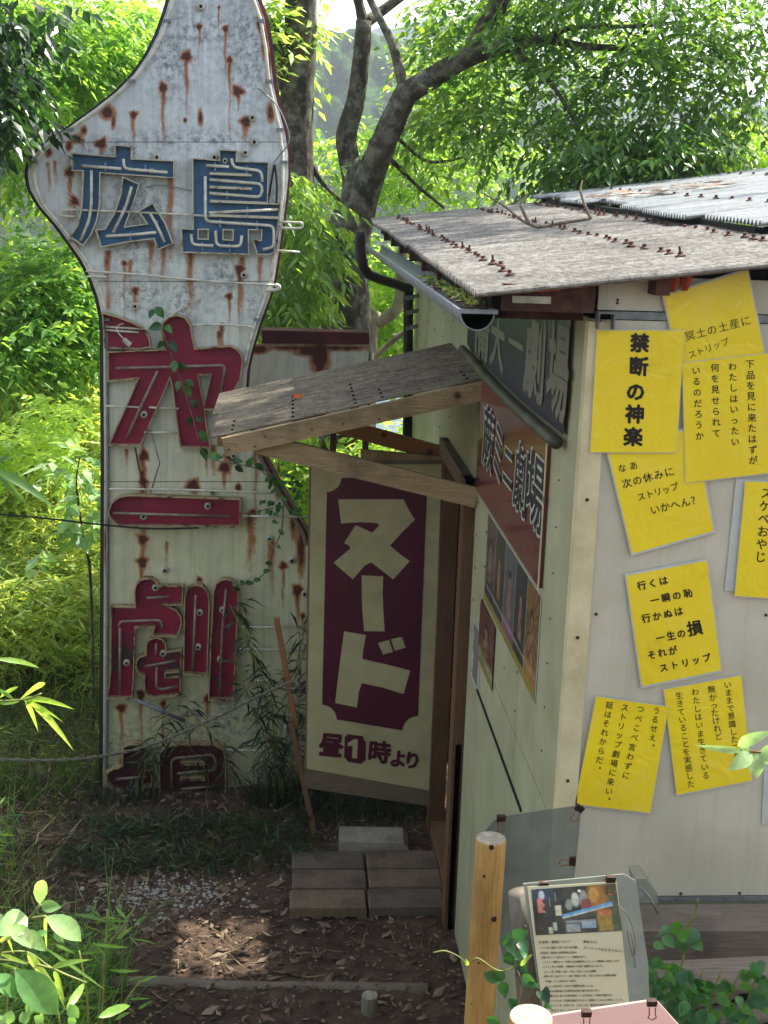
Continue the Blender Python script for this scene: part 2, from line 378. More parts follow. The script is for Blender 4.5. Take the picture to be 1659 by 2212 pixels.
# glyphs of the bundled font, as flat triangles
GL = {}
def glyph(ch, bold=0.0):
    k = (ch, bold)
    if k not in GL:
        c = bpy.data.curves.new('g', 'FONT'); c.body = ch; c.size = 1; c.align_x = 'CENTER'; c.offset = bold; c.resolution_u = 2
        o = bpy.data.objects.new('g', c); m = o.to_mesh()
        GL[k] = ([(v.co.x, v.co.y-.37) for v in m.vertices], [tuple(p.vertices) for p in m.polygons])
        o.to_mesh_clear(); bpy.data.objects.remove(o); bpy.data.curves.remove(c)
    return GL[k]
def put_glyph(mb, ch, c, ux, uy, bold=0.0, m=0):
    V, F = glyph(ch, 0.0); c = Vector(c); ux = Vector(ux); uy = Vector(uy); n = ux.cross(uy).normalized()
    sh = [(0, 0)] if bold < .003 else ([(-.6, -.6), (.6, .6), (-.6, .6), (.6, -.6)] if bold < .03 else [(-1, 0), (1, 0), (0, 1), (0, -1), (-.7, -.7), (.7, .7), (-.7, .7), (.7, -.7)])
    for k, (i, j) in enumerate(sh):                          # heavier weights: the glyph struck several times, a hair apart
        o = c+ux*bold*i+uy*bold*j+n*.00008*k
        mb.put([o+ux*x+uy*y for x, y in V], F, m)
def text_run(mb, s, a, b, size, plane, vertical=False, bold=0.0, m=0):
    """characters of s spread evenly from pixel-plane point a to b; plane maps 2D plan coords to 3D"""
    n = len(s); a = np.array(a, float); b = np.array(b, float); d = b-a; L = np.linalg.norm(d); d = d/L if L > 0 else np.array([0, 1.0])
    dx = d if not vertical else np.array([d[1], -d[0]])
    dy = np.array([dx[1], -dx[0]])                           # upward on a y-down plan
    for i, ch in enumerate(s):
        if ch == ' ': continue
        p = a+(b-a)*(i/max(n-1, 1))+np.array([random.uniform(-1, 1), random.uniform(-1, 1)])*size*.018
        if vertical and ch in '。、': p = p+dx*size*.55-dy*size*(-.5)
        o = Vector(plane(*p)); ux = (Vector(plane(*(p+dx*size)))-o); uy = (Vector(plane(*(p+dy*size)))-o)
        put_glyph(mb, ch, o, ux, uy, bold, m)
# ------------------------------------------------------------------ ground, lake, hills
def ss(a, b, x): t = np.clip((x-a)/(b-a), 0, 1); return t*t*(3-2*t)
def vn(x, y, seed=0):   # cheap smooth value noise
    xi = np.floor(x); yi = np.floor(y); fx = x-xi; fy = y-yi; fx = fx*fx*(3-2*fx); fy = fy*fy*(3-2*fy)
    def h(a, b): v = np.sin(a*127.1+b*311.7+seed*74.7)*43758.5453; return v-np.floor(v)
    return (h(xi, yi)*(1-fx)+h(xi+1, yi)*fx)*(1-fy)+(h(xi, yi+1)*(1-fx)+h(xi+1, yi+1)*fx)*fy
def gz(x, y):
    x = np.asarray(x, float); y = np.asarray(y, float)
    z = -.13*ss(5.44, 5.36, y)
    z = np.maximum(z, 1.12*ss(.62, 1.02, x)*ss(4.4, 3.7, y)+z)
    z = np.maximum(z, 1.45*ss(2.9, 1.9, y))
    z = z+ss(9, 14, y)*1.15*ss(-.6, -2.2, x)
    z = z-ss(17, 46, y)*10
    z = z+.035*(vn(x*3, y*3)-.5)+.02*(vn(x*9, y*9, 3)-.5)
    return z
def gzp(x, y): return float(gz(x, y))
xs = np.unique(np.concatenate([np.linspace(-60, -3, 30), np.linspace(-3, 4, 150), np.linspace(4, 80, 34)]))
ys = np.unique(np.concatenate([np.linspace(-6, 1.5, 10), np.linspace(1.5, 10, 190), np.linspace(10, 60, 40)]))
GX, GY = np.meshgrid(xs, ys); GZ = gz(GX, GY); nx, ny = len(xs), len(ys)
V = np.stack([GX.ravel(), GY.ravel(), GZ.ravel()], 1)
idx = np.arange(nx*ny).reshape(ny, nx)
F = np.stack([idx[:-1, :-1].ravel(), idx[:-1, 1:].ravel(), idx[1:, 1:].ravel(), idx[1:, :-1].ravel()], 1)
g0 = add('ground', V, F, m_soil, smooth=True); g0['kind'] = 'structure'
wq = add('lake_water', [(-900, 30, -9.2), (900, 30, -9.2), (1400, 760, -9.2), (-1400, 760, -9.2)], [(0, 1, 2, 3)], m_water); wq['kind'] = 'structure'

def hillmat(name, a, b2, c):
    g = NG(name); n = g.noise(g.tc(), .09, 8, .75); n2 = g.noise(g.tc(), .6, 6, .8)
    col = g.ramp(n, [(.35, a), (.65, b2)]); col = g.mix(g.ramp(n2, [(.4, .7), (.6, 0.0)]), col, c)
    g.bsdf(col, .95, 0, n2, 1, 1.5, .1); return g.m
m_hill = hillmat('wooded_slope', '#2a4d24', '#56803a', '#122410')
m_hillfar = hillmat('far_wooded_slope', '#233a22', '#38552c', '#182c16')
def ridge(name, y0, x0, x1, crest, zb, depth, mat, nxx=260, nyy=46, bump=3.0, seed=1):
    X, T = np.meshgrid(np.linspace(x0, x1, nxx), np.linspace(0, 1, nyy))
    H = np.interp(X, [c[0] for c in crest], [c[1] for c in crest])
    Z = zb+(H-zb)*np.sin(T*math.pi/2)**.9
    Y = y0+depth*T+10*(vn(X*.02, T*3, seed)-.5)
    q = (vn(X/bump*.45, Y/bump*.3+Z/bump*.4, seed)-.5)*2+(vn(X/bump*1.1, Z/bump, seed+5)-.5)*1.3+(vn(X/bump*2.3, Z/bump*2.2, seed+7)-.5)*.8
    Z = Z+q*bump*.55*np.minimum(1, T*6+.1); Y = Y-q*bump*.4
    idx = np.arange(nxx*nyy).reshape(nyy, nxx)
    F = np.stack([idx[:-1, :-1].ravel(), idx[:-1, 1:].ravel(), idx[1:, 1:].ravel(), idx[1:, :-1].ravel()], 1)
    o = add(name, np.stack([X.ravel(), Y.ravel(), Z.ravel()], 1), F, mat); o['kind'] = 'structure'; return o
def PYx(px, py, y): p = PY(px, py, y); return (p[0], p[2])
ridge('hills', 620, -420, 560, [PYx(-400, 150, 700), PYx(300, 170, 700), PYx(560, 160, 700), PYx(770, 90, 700), PYx(860, 52, 700), PYx(930, 42, 700), PYx(1060, 80, 700), PYx(1300, 190, 700), PYx(1650, 225, 700), PYx(2100, 120, 700)], -9, 80, m_hillfar, 240, 40, 6, 2)
ridge('wooded_hill', 230, -130, 170, [PYx(-200, 100, 270), PYx(200, 110, 270), PYx(600, 75, 270), PYx(740, 68, 270), PYx(830, 92, 270), PYx(960, 110, 270), PYx(1150, 240, 270), PYx(1400, 300, 270), PYx(1700, 230, 270), PYx(2100, 200, 270)], -9, 40, m_hill, 420, 80, 2.6, 4)

# ------------------------------------------------------------------ the hut
WX, WY = 0.87, 3.78          # side wall plane, front wall plane
hut = thing('theatre_hut', 'cream boarded hut under corrugated roofs with a doorway and side porch', 'hut', (WX, WY, 0))
def rz(x, y): return 3.316+.123*(x-.526)+.0235*(y-3.65)
def uz(x, y): return 3.614+.1457*(x-1.548)+.0252*(y-8.75)
def corr(name, x0, x1, y0, y1, zf, mat, parent, pitch=.040, dep=.019, th=.006, seg=6, label=None, nxs=4, wob=.006, ph=0):
    n = max(2, int(round((y1-y0)/pitch*seg)))+1
    yy = np.linspace(y0, y1, n); xx = np.linspace(x0, x1, nxs)
    V = []; F = []
    for s in (0, 1):
        for j, x in enumerate(xx):
            for y in yy:
                V.append((x, y, zf(x, y)+dep/2*math.sin(2*math.pi*(y-y0)/pitch+ph)-s*th+wob*(vn(np.float64(x*2), np.float64(y*2+x0*7))-.5)))
    N = n*nxs
    for s in (0, 1):
        for j in range(nxs-1):
            for i in range(n-1):
                a = s*N+j*n+i; f = [a, a+n, a+n+1, a+1]; F.append(f if s else f[::-1])
    for j in (0, nxs-1):
        for i in range(n-1): a = j*n+i; F.append([a, a+1, a+1+N, a+N])
    for i in (0, n-1):
        for j in range(nxs-1): a = j*n+i; F.append([a, a+n, a+n+N, a+N])
    return add(name, V, F, mat, parent, smooth=False, label=label)
# bolt (washer, nut, stud) – shared mesh, copied along the purlin lines
bm_ = MB(); 
bm_.tube([(0, 0, .003), (0, 0, .006), (0, 0, .011)], [.019, .0185, .008], 10); bm_.tube([(0, 0, .008), (0, 0, .018)], .0075, 6); bm_.tube([(0, 0, .016), (0, 0, .034)], .004, 6)
bolt_me = bm_.mesh('roof_bolt', m_rust)
bm2 = MB(); bm2.tube([(0, 0, .003), (0, 0, .006), (0, 0, .010)], [.017, .0165, .007], 10); bm2.tube([(0, 0, .008), (0, 0, .019)], .007, 6)
bolt_me2 = bm2.mesh('roof_bolt_short', m_rust)
sheets = []
y = 3.65; k = 0
while y < 8.7:
    y1 = min(y+.64, 8.75); x1 = 3.5 if y < 4.3 else 1.635
    if y < 4.3: y1 = 4.62
    dx = random.uniform(-.012, .012); dz = .004*(k % 2)
    s = corr('roof_sheet', .515+dx, x1, y, y1+.03, lambda x, y, d=dz: rz(x, y)+d, m_roof, hut, nxs=7)
    sheets.append((s, y, y1)); y = y1; k += 1
for bx in (.67, 1.19, 1.55, 2.3, 2.9):
    yb = 3.98 if bx < 1 else 4.05
    while yb < 8.6:
        if bx > 1.75 and yb > 4.55: break
        s = next(a for a in sheets if a[1] <= yb < a[2]+.001)[0]
        x = bx+random.uniform(-.012, .012); r = random.random()
        b = bpy.data.objects.new('roof_bolt', bolt_me if r < .3 else bolt_me2); b.location = (x, yb, rz(x, yb)+.006); b.rotation_euler = (random.uniform(-.12, .12), -.12+random.uniform(-.15, .15), 0)
        link(b, s, world=False); b.location = Vector((x, yb, rz(x, yb)+.006))
        yb += random.choice([.10, .115, .13, .15, .19])
y = 4.6; k = 0
HX0, HX1, HY0, HY1 = 1.675, 2.24, 6.94, 7.44  # opening added in the upper roof for the sun patch on the ground
usheet = []
while y < 8.7:
    y1 = min(y+.66, 8.78); dx = (.03, -.04, .02, .06, -.02, .03, -.03)[k % 7]; dz = .005*(k % 2)
    z = lambda x, y, d=dz: uz(x, y)+d
    def piece(a, b2, c, d2): usheet.append((corr('upper_roof_sheet', a, b2, c, d2, z, m_roof2, hut, nxs=4), c, d2, a, b2))
    if y1 <= HY0 or y >= HY1: piece(1.60+dx, 3.7, y, y1+.02)
    else:
        a, b2 = max(y, HY0), min(y1, HY1)
        piece(1.60+dx, HX0, y, y1+.02); piece(HX1, 3.7, y, y1+.02)
        if a > y: piece(HX0, HX1, y, a)
        if b2 < y1: piece(HX0, HX1, b2, y1+.02)
    y = y1; k += 1
yy = np.linspace(HY0-.005, HY1+.005, 76); cv_ = [(x, y, uz(x, y)+.012+.006*math.sin(2*math.pi*(y-HY0)/.04)) for x in (HX0-.01, HX1+.01) for y in yy]
add('added_clear_sheet', cv_, [[i, i+1, i+77, i+76] for i in range(75)], m_clear, hut)  # added sheet: sun passes it and the doorway to light the yard patch
MB().hexa([(1.625, 4.64, rz(1.62, 4.64)-.08), (1.665, 4.64, rz(1.62, 4.64)-.08), (1.665, 8.75, rz(1.62, 8.75)-.08), (1.625, 8.75, rz(1.62, 8.75)-.08), (1.625, 4.64, uz(1.63, 4.64)-.018), (1.665, 4.64, uz(1.63, 4.64)-.018), (1.665, 8.75, uz(1.63, 8.75)-.018), (1.625, 8.75, uz(1.63, 8.75)-.018)]).build('gap_shade_strip', m_dark, hut)  # near-black strip put in as the shade under the upper roof edge
MB().hexa([(1.67, 4.64, rz(1.67, 4.64)-.03), (3.5, 4.64, rz(3.5, 4.64)-.03), (3.5, 4.68, rz(3.5, 4.64)-.03), (1.67, 4.68, rz(1.67, 4.64)-.03), (1.67, 4.64, uz(1.67, 4.64)-.02), (3.5, 4.64, uz(3.5, 4.64)-.02), (3.5, 4.68, uz(3.5, 4.64)-.02), (1.67, 4.68, uz(1.67, 4.64)-.02)]).build('gap_shade_strip', m_dark, hut)  # same near-black strip for the gap shade at the front edge
for bx in (1.95, 2.75, 3.3):
    yb = 4.75
    while yb < 8.7:
        s = next(a for a in usheet if a[1] <= yb < a[2]+.001 and a[3] <= bx <= a[4])[0] if not (HX0 < bx < HX1 and HY0 < yb < HY1) else None
        if s:
            b = bpy.data.objects.new('roof_bolt', bolt_me2); link(b, s, world=False); b.location = (bx, yb, uz(bx, yb)+.006)
        yb += .23
# walls: inner lining coloured near-black as indoor shade, then boards as parts
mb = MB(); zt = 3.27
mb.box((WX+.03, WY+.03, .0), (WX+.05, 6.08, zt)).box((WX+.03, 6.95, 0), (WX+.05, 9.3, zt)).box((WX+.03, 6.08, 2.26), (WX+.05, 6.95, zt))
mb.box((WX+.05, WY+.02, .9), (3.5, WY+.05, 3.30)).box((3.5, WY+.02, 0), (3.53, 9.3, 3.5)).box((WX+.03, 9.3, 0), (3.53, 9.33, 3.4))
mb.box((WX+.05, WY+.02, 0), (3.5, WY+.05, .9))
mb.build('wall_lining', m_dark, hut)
seams = [WY+.012, 4.60, 5.52, 5.90]
def board(x0, x1, y0, y1, z0, z1, mat, name='wall_board'):
    m = MB(); m.box((x0, y0, z0), (x1, y1, z1)); o = m.build(name, mat, hut)
    return o
for a, b2 in zip(seams[:-1], seams[1:]):
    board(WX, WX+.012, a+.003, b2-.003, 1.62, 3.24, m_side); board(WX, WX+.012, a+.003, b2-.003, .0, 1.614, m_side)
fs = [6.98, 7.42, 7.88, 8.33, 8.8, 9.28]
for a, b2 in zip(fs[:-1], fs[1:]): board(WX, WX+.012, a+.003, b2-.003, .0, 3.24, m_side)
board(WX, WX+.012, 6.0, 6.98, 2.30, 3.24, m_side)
# seam cover strip sloping down the side wall, as in the picture
MB().bar(PX(1030, 1489, WX-.004), PX(1125, 1751, WX-.004), .012, .006, (1, 0, 0)).build('seam_strip', m_dark, hut)
for a, b2 in ((.885, 1.80), (1.804, 2.70), (2.704, 3.5)):
    board(a, b2, WY, WY+.012, 1.405, 3.24, m_wall); board(a, b2, WY+.004, WY+.016, 3.268, 3.30+.123*(a-.526)+.02, m_wall, 'gable_board')
MB().box((.93, WY-.006, 3.243), (3.5, WY+.02, 3.265)).build('channel_rail', m_galv, hut)
MB().box((.9, WY-.002, 1.385), (3.5, WY+.02, 1.402)).build('base_rail', m_galv, hut)
MB().box((.9, WY+.006, 1.33), (3.5, WY+.02, 1.385)).build('base_flashing', m_side, hut)
# corner trim, an L of pressed steel
mb = MB(); mb.box((WX-.012, WY-.012, 1.0), (WX+.052, WY-.001, 3.235)).box((WX-.012, WY-.001, 1.0), (WX-.002, WY+.035, 3.235)); mb.build('corner_trim', m_trim, hut)
mb = MB(); q = PY(1302, 672, WY-.01)
q0 = PY(1294, 674, WY-.05); q1 = PY(1328, 713, WY-.05); bx_, bz_, ex_, ez_ = q0[0], q0[2], q1[0], q1[2]
mb.box((bx_, WY-.05, bz_-.005), (ex_, WY-.008, bz_)).box((ex_-.004, WY-.05, ez_), (ex_, WY-.008, bz_-.005)).box((bx_, WY-.05, ez_), (bx_+.004, WY-.008, bz_-.005)); mb.build('channel_bracket', m_galv, hut)
# beams under the roof
mb = MB(); mb.box((.60, WY-.05, 3.262), (.862, WY-.012, 3.338)); mb.build('roof_beam', m_rust, hut)
MB().box((.625, WY-.056, 3.285), (.735, WY-.0505, 3.305)).build('bracket_plate', m_porc, hut)
MB().bar((.60, 3.80, 3.27), (.60, 8.7, 3.385), .045, .06).build('eave_purlin', m_dark, hut)
for y in np.arange(3.9, 8.7, .6): MB().box((.56, y, 3.22+.0235*(y-3.65)), (WX, y+.05, 3.29+.0235*(y-3.65))).build('rafter_end', m_rust, hut)
for bx in (1.045, 1.5, 2.5): MB().box((bx-.02, WY-.09, rz(bx, 3.7)-.062), (bx+.02, WY-.002, rz(bx, 3.7)-.016)).build('purlin_end', m_rust, hut)
m_orange = basic('orange_mastic', '#8a3014', '#a84422', 30, .6)
mb = MB()
for cx in (1.09, 1.125): mb.tube([(cx, WY-.03, rz(cx, 3.7)-.06), (cx, WY-.03, rz(cx, 3.7)-.03), (cx, WY-.03, rz(cx, 3.7)-.01)], [.008, .02, .016], 8)
mb.tube([(.70, WY-.055, 3.325), (.76, WY-.055, 3.332)], .010, 8); mb.build('mastic_blob', m_orange, hut)
# gutter and downpipe
ge = PY(835, 535, 8.6)
gut = MB(); n = 12; P0 = Vector((.530, 3.74, 3.255)); P1 = Vector((.530, 8.6, 3.275)); k0 = 0
rings = 2
for layer, r in ((0, .050), (1, .047)):
    for e in (P0, P1):
        for i in range(n+1):
            a = math.pi+math.pi*i/n; gut.V.append((e.x+r*math.cos(a), e.y, e.z+r*math.sin(a)*1.05))
for layer in (0, 1):
    for i in range(n): b = layer*2*(n+1)+i; gut.F.append([b, b+1, b+n+2, b+n+1]); gut.mi.append(0)
gut.F.append(list(range(n+1))); gut.mi.append(0); gut.F.append([2*(n+1)+i for i in range(n+1)]); gut.mi.append(0)
for s in (-1, 1): gut.bar((P0.x+s*.05, P0.y, P0.z+.003), (P1.x+s*.05, P1.y, P1.z+.003), .009, .009)
gut.bar((P0.x-.055, P0.y, P0.z+.002), (P0.x+.058, P0.y, P0.z+.002), .01, .012)
gutter = gut.build('gutter', m_grey, hut)
pp = [PY(778, 500, 8.8), PY(780, 545, 8.8), PY(796, 592, 8.8), PY(876, 622, 9.0), PY(882, 650, 9.05), PY(880, 960, 9.05)]
pipe = MB().tube([tuple(p) for p in catmull(pp, 3)], .034, 10).build('downpipe', m_black, hut, smooth=True)
for py in (640, 672, 705):
    a = PY(876, py, 9.0); MB().bar((a[0], a[1]-.04, a[2]-.012), (a[0]+.13, a[1]-.02, a[2]+.02), .01, .028).build('pipe_clip', m_galv, pipe)
# doorway
for y0, y1, x0 in ((5.93, 6.06, WX-.05), (6.93, 7.04, WX-.03)): MB().box((x0, y0, .0), (WX+.06, y1, 2.31)).build('door_jamb', m_woodz, hut)
MB().box((WX-.045, 5.93, 2.225), (WX-.002, 7.07, 2.31)).build('door_header', m_ply, hut)
MB().box((WX-.02, 6.06, .0), (WX+.3, 6.93, .10)).build('door_sill', m_woody, hut)
MB().box((WX-.035, 5.93, 0), (WX-.005, 5.97, 1.0)).build('base_stud', m_woodz, hut)
# porch
def pz(x): return 2.80-(.87-x)*.242
def pzf(x, y): return pz(x)+.02*(y-5.84)/1.25
for a, b2 in ((5.84, 6.48), (6.45, 7.09)): corr('porch_roof_sheet', -.37 if a > 6 else -.34, .868, a, b2, pzf, m_porch, hut, pitch=.036, dep=.013, th=.005, nxs=6)
fasc = MB().bar((-.285, 5.822, pz(-.285)-.055), (.866, 5.822, pz(.866)-.055), .034, .083).build('porch_fascia', m_woodx, hut)
MB().bar((-.285, 7.06, pz(-.285)-.05), (.866, 7.06, pz(.866)-.04), .034, .08).build('porch_rafter', m_woodx, hut)
MB().bar((-.30, 5.84, pz(-.30)-.03), (-.30, 7.05, pz(-.30)-.02), .03, .045).build('porch_purlin', m_woody, hut)
MB().bar((.30, 5.84, pz(.30)-.03), (.30, 7.05, pz(.30)-.02), .03, .045).build('porch_purlin', m_woody, hut)
MB().bar((-.13, 5.86, 2.478), (.866, 5.86, 2.245), .03, .092, m=0).build('porch_brace', m_woodx, hut)
MB().bar((-.10, 7.05, 2.46), (.866, 7.05, 2.215), .03, .085).build('porch_brace', m_woodred, hut)
mb = MB()
for x in (-.25, .02, .30, .42, .80):
    for i in range(6 if x > -.2 and x < .35 else 3):
        yy = 5.87+i*.11; mb.tube([(x, yy, pzf(x, yy)+.002), (x, yy, pzf(x, yy)+.010)], .006, 6)
s_ = mb.build('porch_screws', m_dark, hut); s_['kind'] = 'stuff'
mb = MB()
for t in (.02, .05, .12, .16, .22, .34, .46, .6, .74, .97):
    x = -.285+1.15*t; z = pz(x)-.055+random.uniform(-.025, .025); mb.tube([(x, 5.8015, z), (x, 5.8065, z)], random.choice([.003, .005]), 6)
s_ = mb.build('nail_heads', m_rust, fasc); s_['kind'] = 'stuff'
# wall screws
mb = MB()
for a in seams[:-1]+[5.5]:
    for z in np.arange(1.7, 3.2, .155):
        mb.tube([(WX-.003, a+.02, z), (WX+.002, a+.02, z)], .0045, 6); mb.tube([(WX-.003, a+.3, z+.07), (WX+.002, a+.3, z+.07)], .0035, 6)
for z in (3.30, 3.13, 2.77, 2.34, 1.87): mb.tube([(WX+.018, WY-.015, z-.06), (WX+.018, WY-.005, z-.06)], .0055, 8)
for px, py in ((1288, 1327), (1226, 1640), (1430, 1590), (1655, 1329), (1471, 1931), (1598, 1930)): p = PY(px, py, WY-.003); mb.tube([p, p+np.array([0, .005, 0])], .005, 8)
for px, py in ((1334, 655), (1335, 648)): p = PY(px, py, WY); mb.tube([p, p+np.array([0, .005, 0])], .004, 8)
for a in fs[:-1]:
    for z in np.arange(2.3, 3.2, .13): mb.tube([(WX-.003, a+.05, z), (WX+.002, a+.05, z)], .005, 6)
s_ = mb.build('wall_screws', m_rust, hut); s_['kind'] = 'stuff'

# the door leaf, standing open square to the wall, with the cut-out sheet fixed to it
ZE = lambda cx, cy: (608.3+cx*.45005, 940.1+cy*.45005)
DY = 6.985
door = thing('signed_door', 'open plywood door faced with a cream and plum ヌード sheet', 'door', (WX, DY, .2))
pl = lambda y: (lambda x, z: PY(*ZE(x, z), y))
mb = MB().prism([(133, 128), (800, 118), (735, 1785), (108, 1692)], [], pl(DY), (0, 1, 0), .035); mb.build('door_leaf', m_ply, door)
mb = MB(); mb.prism([(380, 70), (800, 105), (800, 160), (380, 130)], [], pl(DY+.004), (0, 1, 0), .03); mb.build('top_rail', m_woodx, door)
MB().prism([(143, 140), (768, 140), (714, 1706), (120, 1600)], [], pl(DY-.004), (0, 1, 0), .003).build('cream_sheet', m_pvc, door)
def arc(c, r, a0, a1, n=7): return [(c[0]+r*math.cos(math.radians(a0+(a1-a0)*i/n)), c[1]+r*math.sin(math.radians(a0+(a1-a0)*i/n))) for i in range(n+1)]
pur = arc((217, 203), 70, 90, 2)+[(460, 203)]+arc((697, 215), 68, 178, 90)+arc((652, 1420), 72, -88, -178)+arc((192, 1367), 73, -2, -88)
MB().prism(pur, [], pl(DY-.007), (0, 1, 0), .002).build('plum_field', m_purp, door)
L1 = [(272, 308), (585, 308), (612, 362), (640, 405), (575, 470), (520, 530), (570, 572), (615, 605), (535, 692), (470, 640), (430, 610), (400, 625), (342, 692), (250, 612), (330, 545), (325, 530), (300, 518), (355, 432), (435, 468), (468, 435), (460, 422), (380, 417), (285, 424)]
L2 = [(385, 673), (488, 678), (485, 760), (489, 860), (495, 942), (397, 940), (388, 850), (385, 760)]
L3 = [(300, 942), (405, 960), (392, 1030), (388, 1075), (500, 1100), (617, 1130), (585, 1242), (480, 1210), (385, 1190), (370, 1235), (362, 1307), (257, 1285), (275, 1130)]
mb = MB()
for q in (L1, L2, L3, [(463, 998), (515, 983), (535, 1040), (487, 1053)], [(525, 980), (577, 968), (595, 1020), (543, 1035)]): mb.prism(q, [], pl(DY-.0095), (0, 1, 0), .002)
mb.build('cream_lettering', m_pvc, door)
mb = MB(); pf = pl(DY-.0075)
for ch, c, s, bo in (('昼', (238, 1487), 118, .045), ('時', (470, 1522), 112, .04), ('よ', (560, 1552), 88, .045), ('り', (628, 1562), 88, .045)):
    text_run(mb, ch, c, (c[0]+1, c[1]+.1), s, pf, bold=bo)
mb.prism(arc((303, 1435), 12, 90, 0, 3)+[(390, 1445)]+arc((405, 1458), 12, 180, 90, 3)+[(402, 1560)]+arc((396, 1578), 12, -90, -180, 3)+[(320, 1568)]+arc((300, 1560), 12, 0, -90, 3), [], pf, (0, 1, 0), .001)
mb.build('plum_lettering', m_purp, door)
mb = MB(); mb.prism([(318, 1478), (350, 1458), (366, 1460), (362, 1552), (338, 1549), (342, 1490), (318, 1494)], [], pl(DY-.0095), (0, 1, 0), .001).build('numeral', m_pvc, door)
for e in (1600, 330): p = pl(DY-.012)(765, e); MB().box((WX-.03, DY-.02, p[2]-.05), (WX-.005, DY-.004, p[2]+.05)).build('hinge', m_galv, door)
# ------------------------------------------------------------------ banners and posters on the side wall
def sideplan(x): return lambda px, py: PX(px, py, x)
ban = thing('navy_banner', 'navy theatre banner with rolled lower edge hung high on the side wall', 'banner', (WX-.01, 5, 2.85))
pts = [(1247, 690), (1243, 940), (1190, 905), (1120, 840), (1050, 775), (1012, 742), (1012, 660)]
A = [PX(1238, 640, WX-.012), PX(1238, 938, WX-.012)]; yn = A[0][1]; yf = 6.35
N = 24; V = []; F = []
zn, zf_ = 2.862, 2.895; top = 3.225
for i in range(N+1):
    t = i/N; y = yn+(yf-yn)*t; sag = -.02*math.sin(t*math.pi)
    for j in range(9):
        s = j/8; z = top+(zn+(zf_-zn)*t+sag-top)*s
        V.append((WX-.0140-.0012*math.sin(t*19+s*3)*s, y, z))
for i in range(N):
    for j in range(8): a = i*9+j; F.append([a, a+1, a+10, a+9])
add('banner_cloth', V, F, m_banner, ban, smooth=True)
mb = MB(); mb.tube([(WX-.035, yn+(yf-yn)*i/N, zn+(zf_-zn)*i/N-.025-.02*math.sin(i/N*math.pi)) for i in range(N+1)], .021, 10); mb.build('rolled_edge', basic('rolled_banner_edge', '#3c3c2e', '#5c5c45', 9, .5, dirt='#2b2c25', dscale=8, damt=.7), ban, smooth=True)
def wall_char(mb, ch, x0, x1, y0, y1, x, bold, m=0):
    """character filling the pixel box on the plane X=x"""
    ym = (y0+y1)/2; a = PX(x0, ym, x); b = PX(x1, ym, x); xm = (x0+x1)/2; t = PX(xm, y0, x); u = PX(xm, y1, x)
    wdt = a[1]-b[1]; h = t[2]-u[2]; c = ((x), (a[1]+b[1])/2, (t[2]+u[2])/2)
    put_glyph(mb, ch, c, (0, -wdt/.93, 0), (0, 0, h/.93), bold, m)
mb = MB()
for ch, x0, x1, y0, y1 in (('場', 1183, 1228, 700, 906), ('劇', 1134, 1178, 688, 866), ('一', 1099, 1129, 700, 790), ('大', 1060, 1090, 676, 802), ('備', 1024, 1057, 668, 776)): wall_char(mb, ch, x0, x1, y0, y1, WX-.0160, .03)
mb.build('banner_lettering', m_bannert, ban)
red = thing('red_signboard', 'dull red ミニ劇場 signboard with outlined navy characters on the side wall', 'signboard', (WX-.01, 5, 2.3))
yr0, yr1 = PX(1187, 930, WX-.01)[1], PX(1042, 815, WX-.01)[1]
rzt, rzb = 2.825, 2.292
MB().box((WX-.014, yr0, rzb), (WX-.002, yr1, rzt)).build('board', m_redb, red)
MB().box((WX-.018, yr0-.004, rzb-.006), (WX-.014, yr0+.004, rzt+.004)).box((WX-.018, yr0, rzt-.001), (WX-.014, yr1, rzt+.006)).build('board_edging', m_trim, red)
mb = MB(); mb2 = MB()
for ch, x0, x1, y0, y1 in (('蕨', 1043, 1066, 882, 1018), ('ミ', 1065, 1088, 905, 1048), ('ニ', 1086, 1109, 950, 1068), ('劇', 1110, 1140, 960, 1114), ('場', 1138, 1175, 980, 1148)):
    wall_char(mb, ch, x0, x1, y0, y1, WX-.0155, .05); wall_char(mb2, ch, x0, x1, y0, y1, WX-.0175, .018)
mb.build('letter_outline', m_whitep, red); mb2.build('letter_face', m_navyp, red)

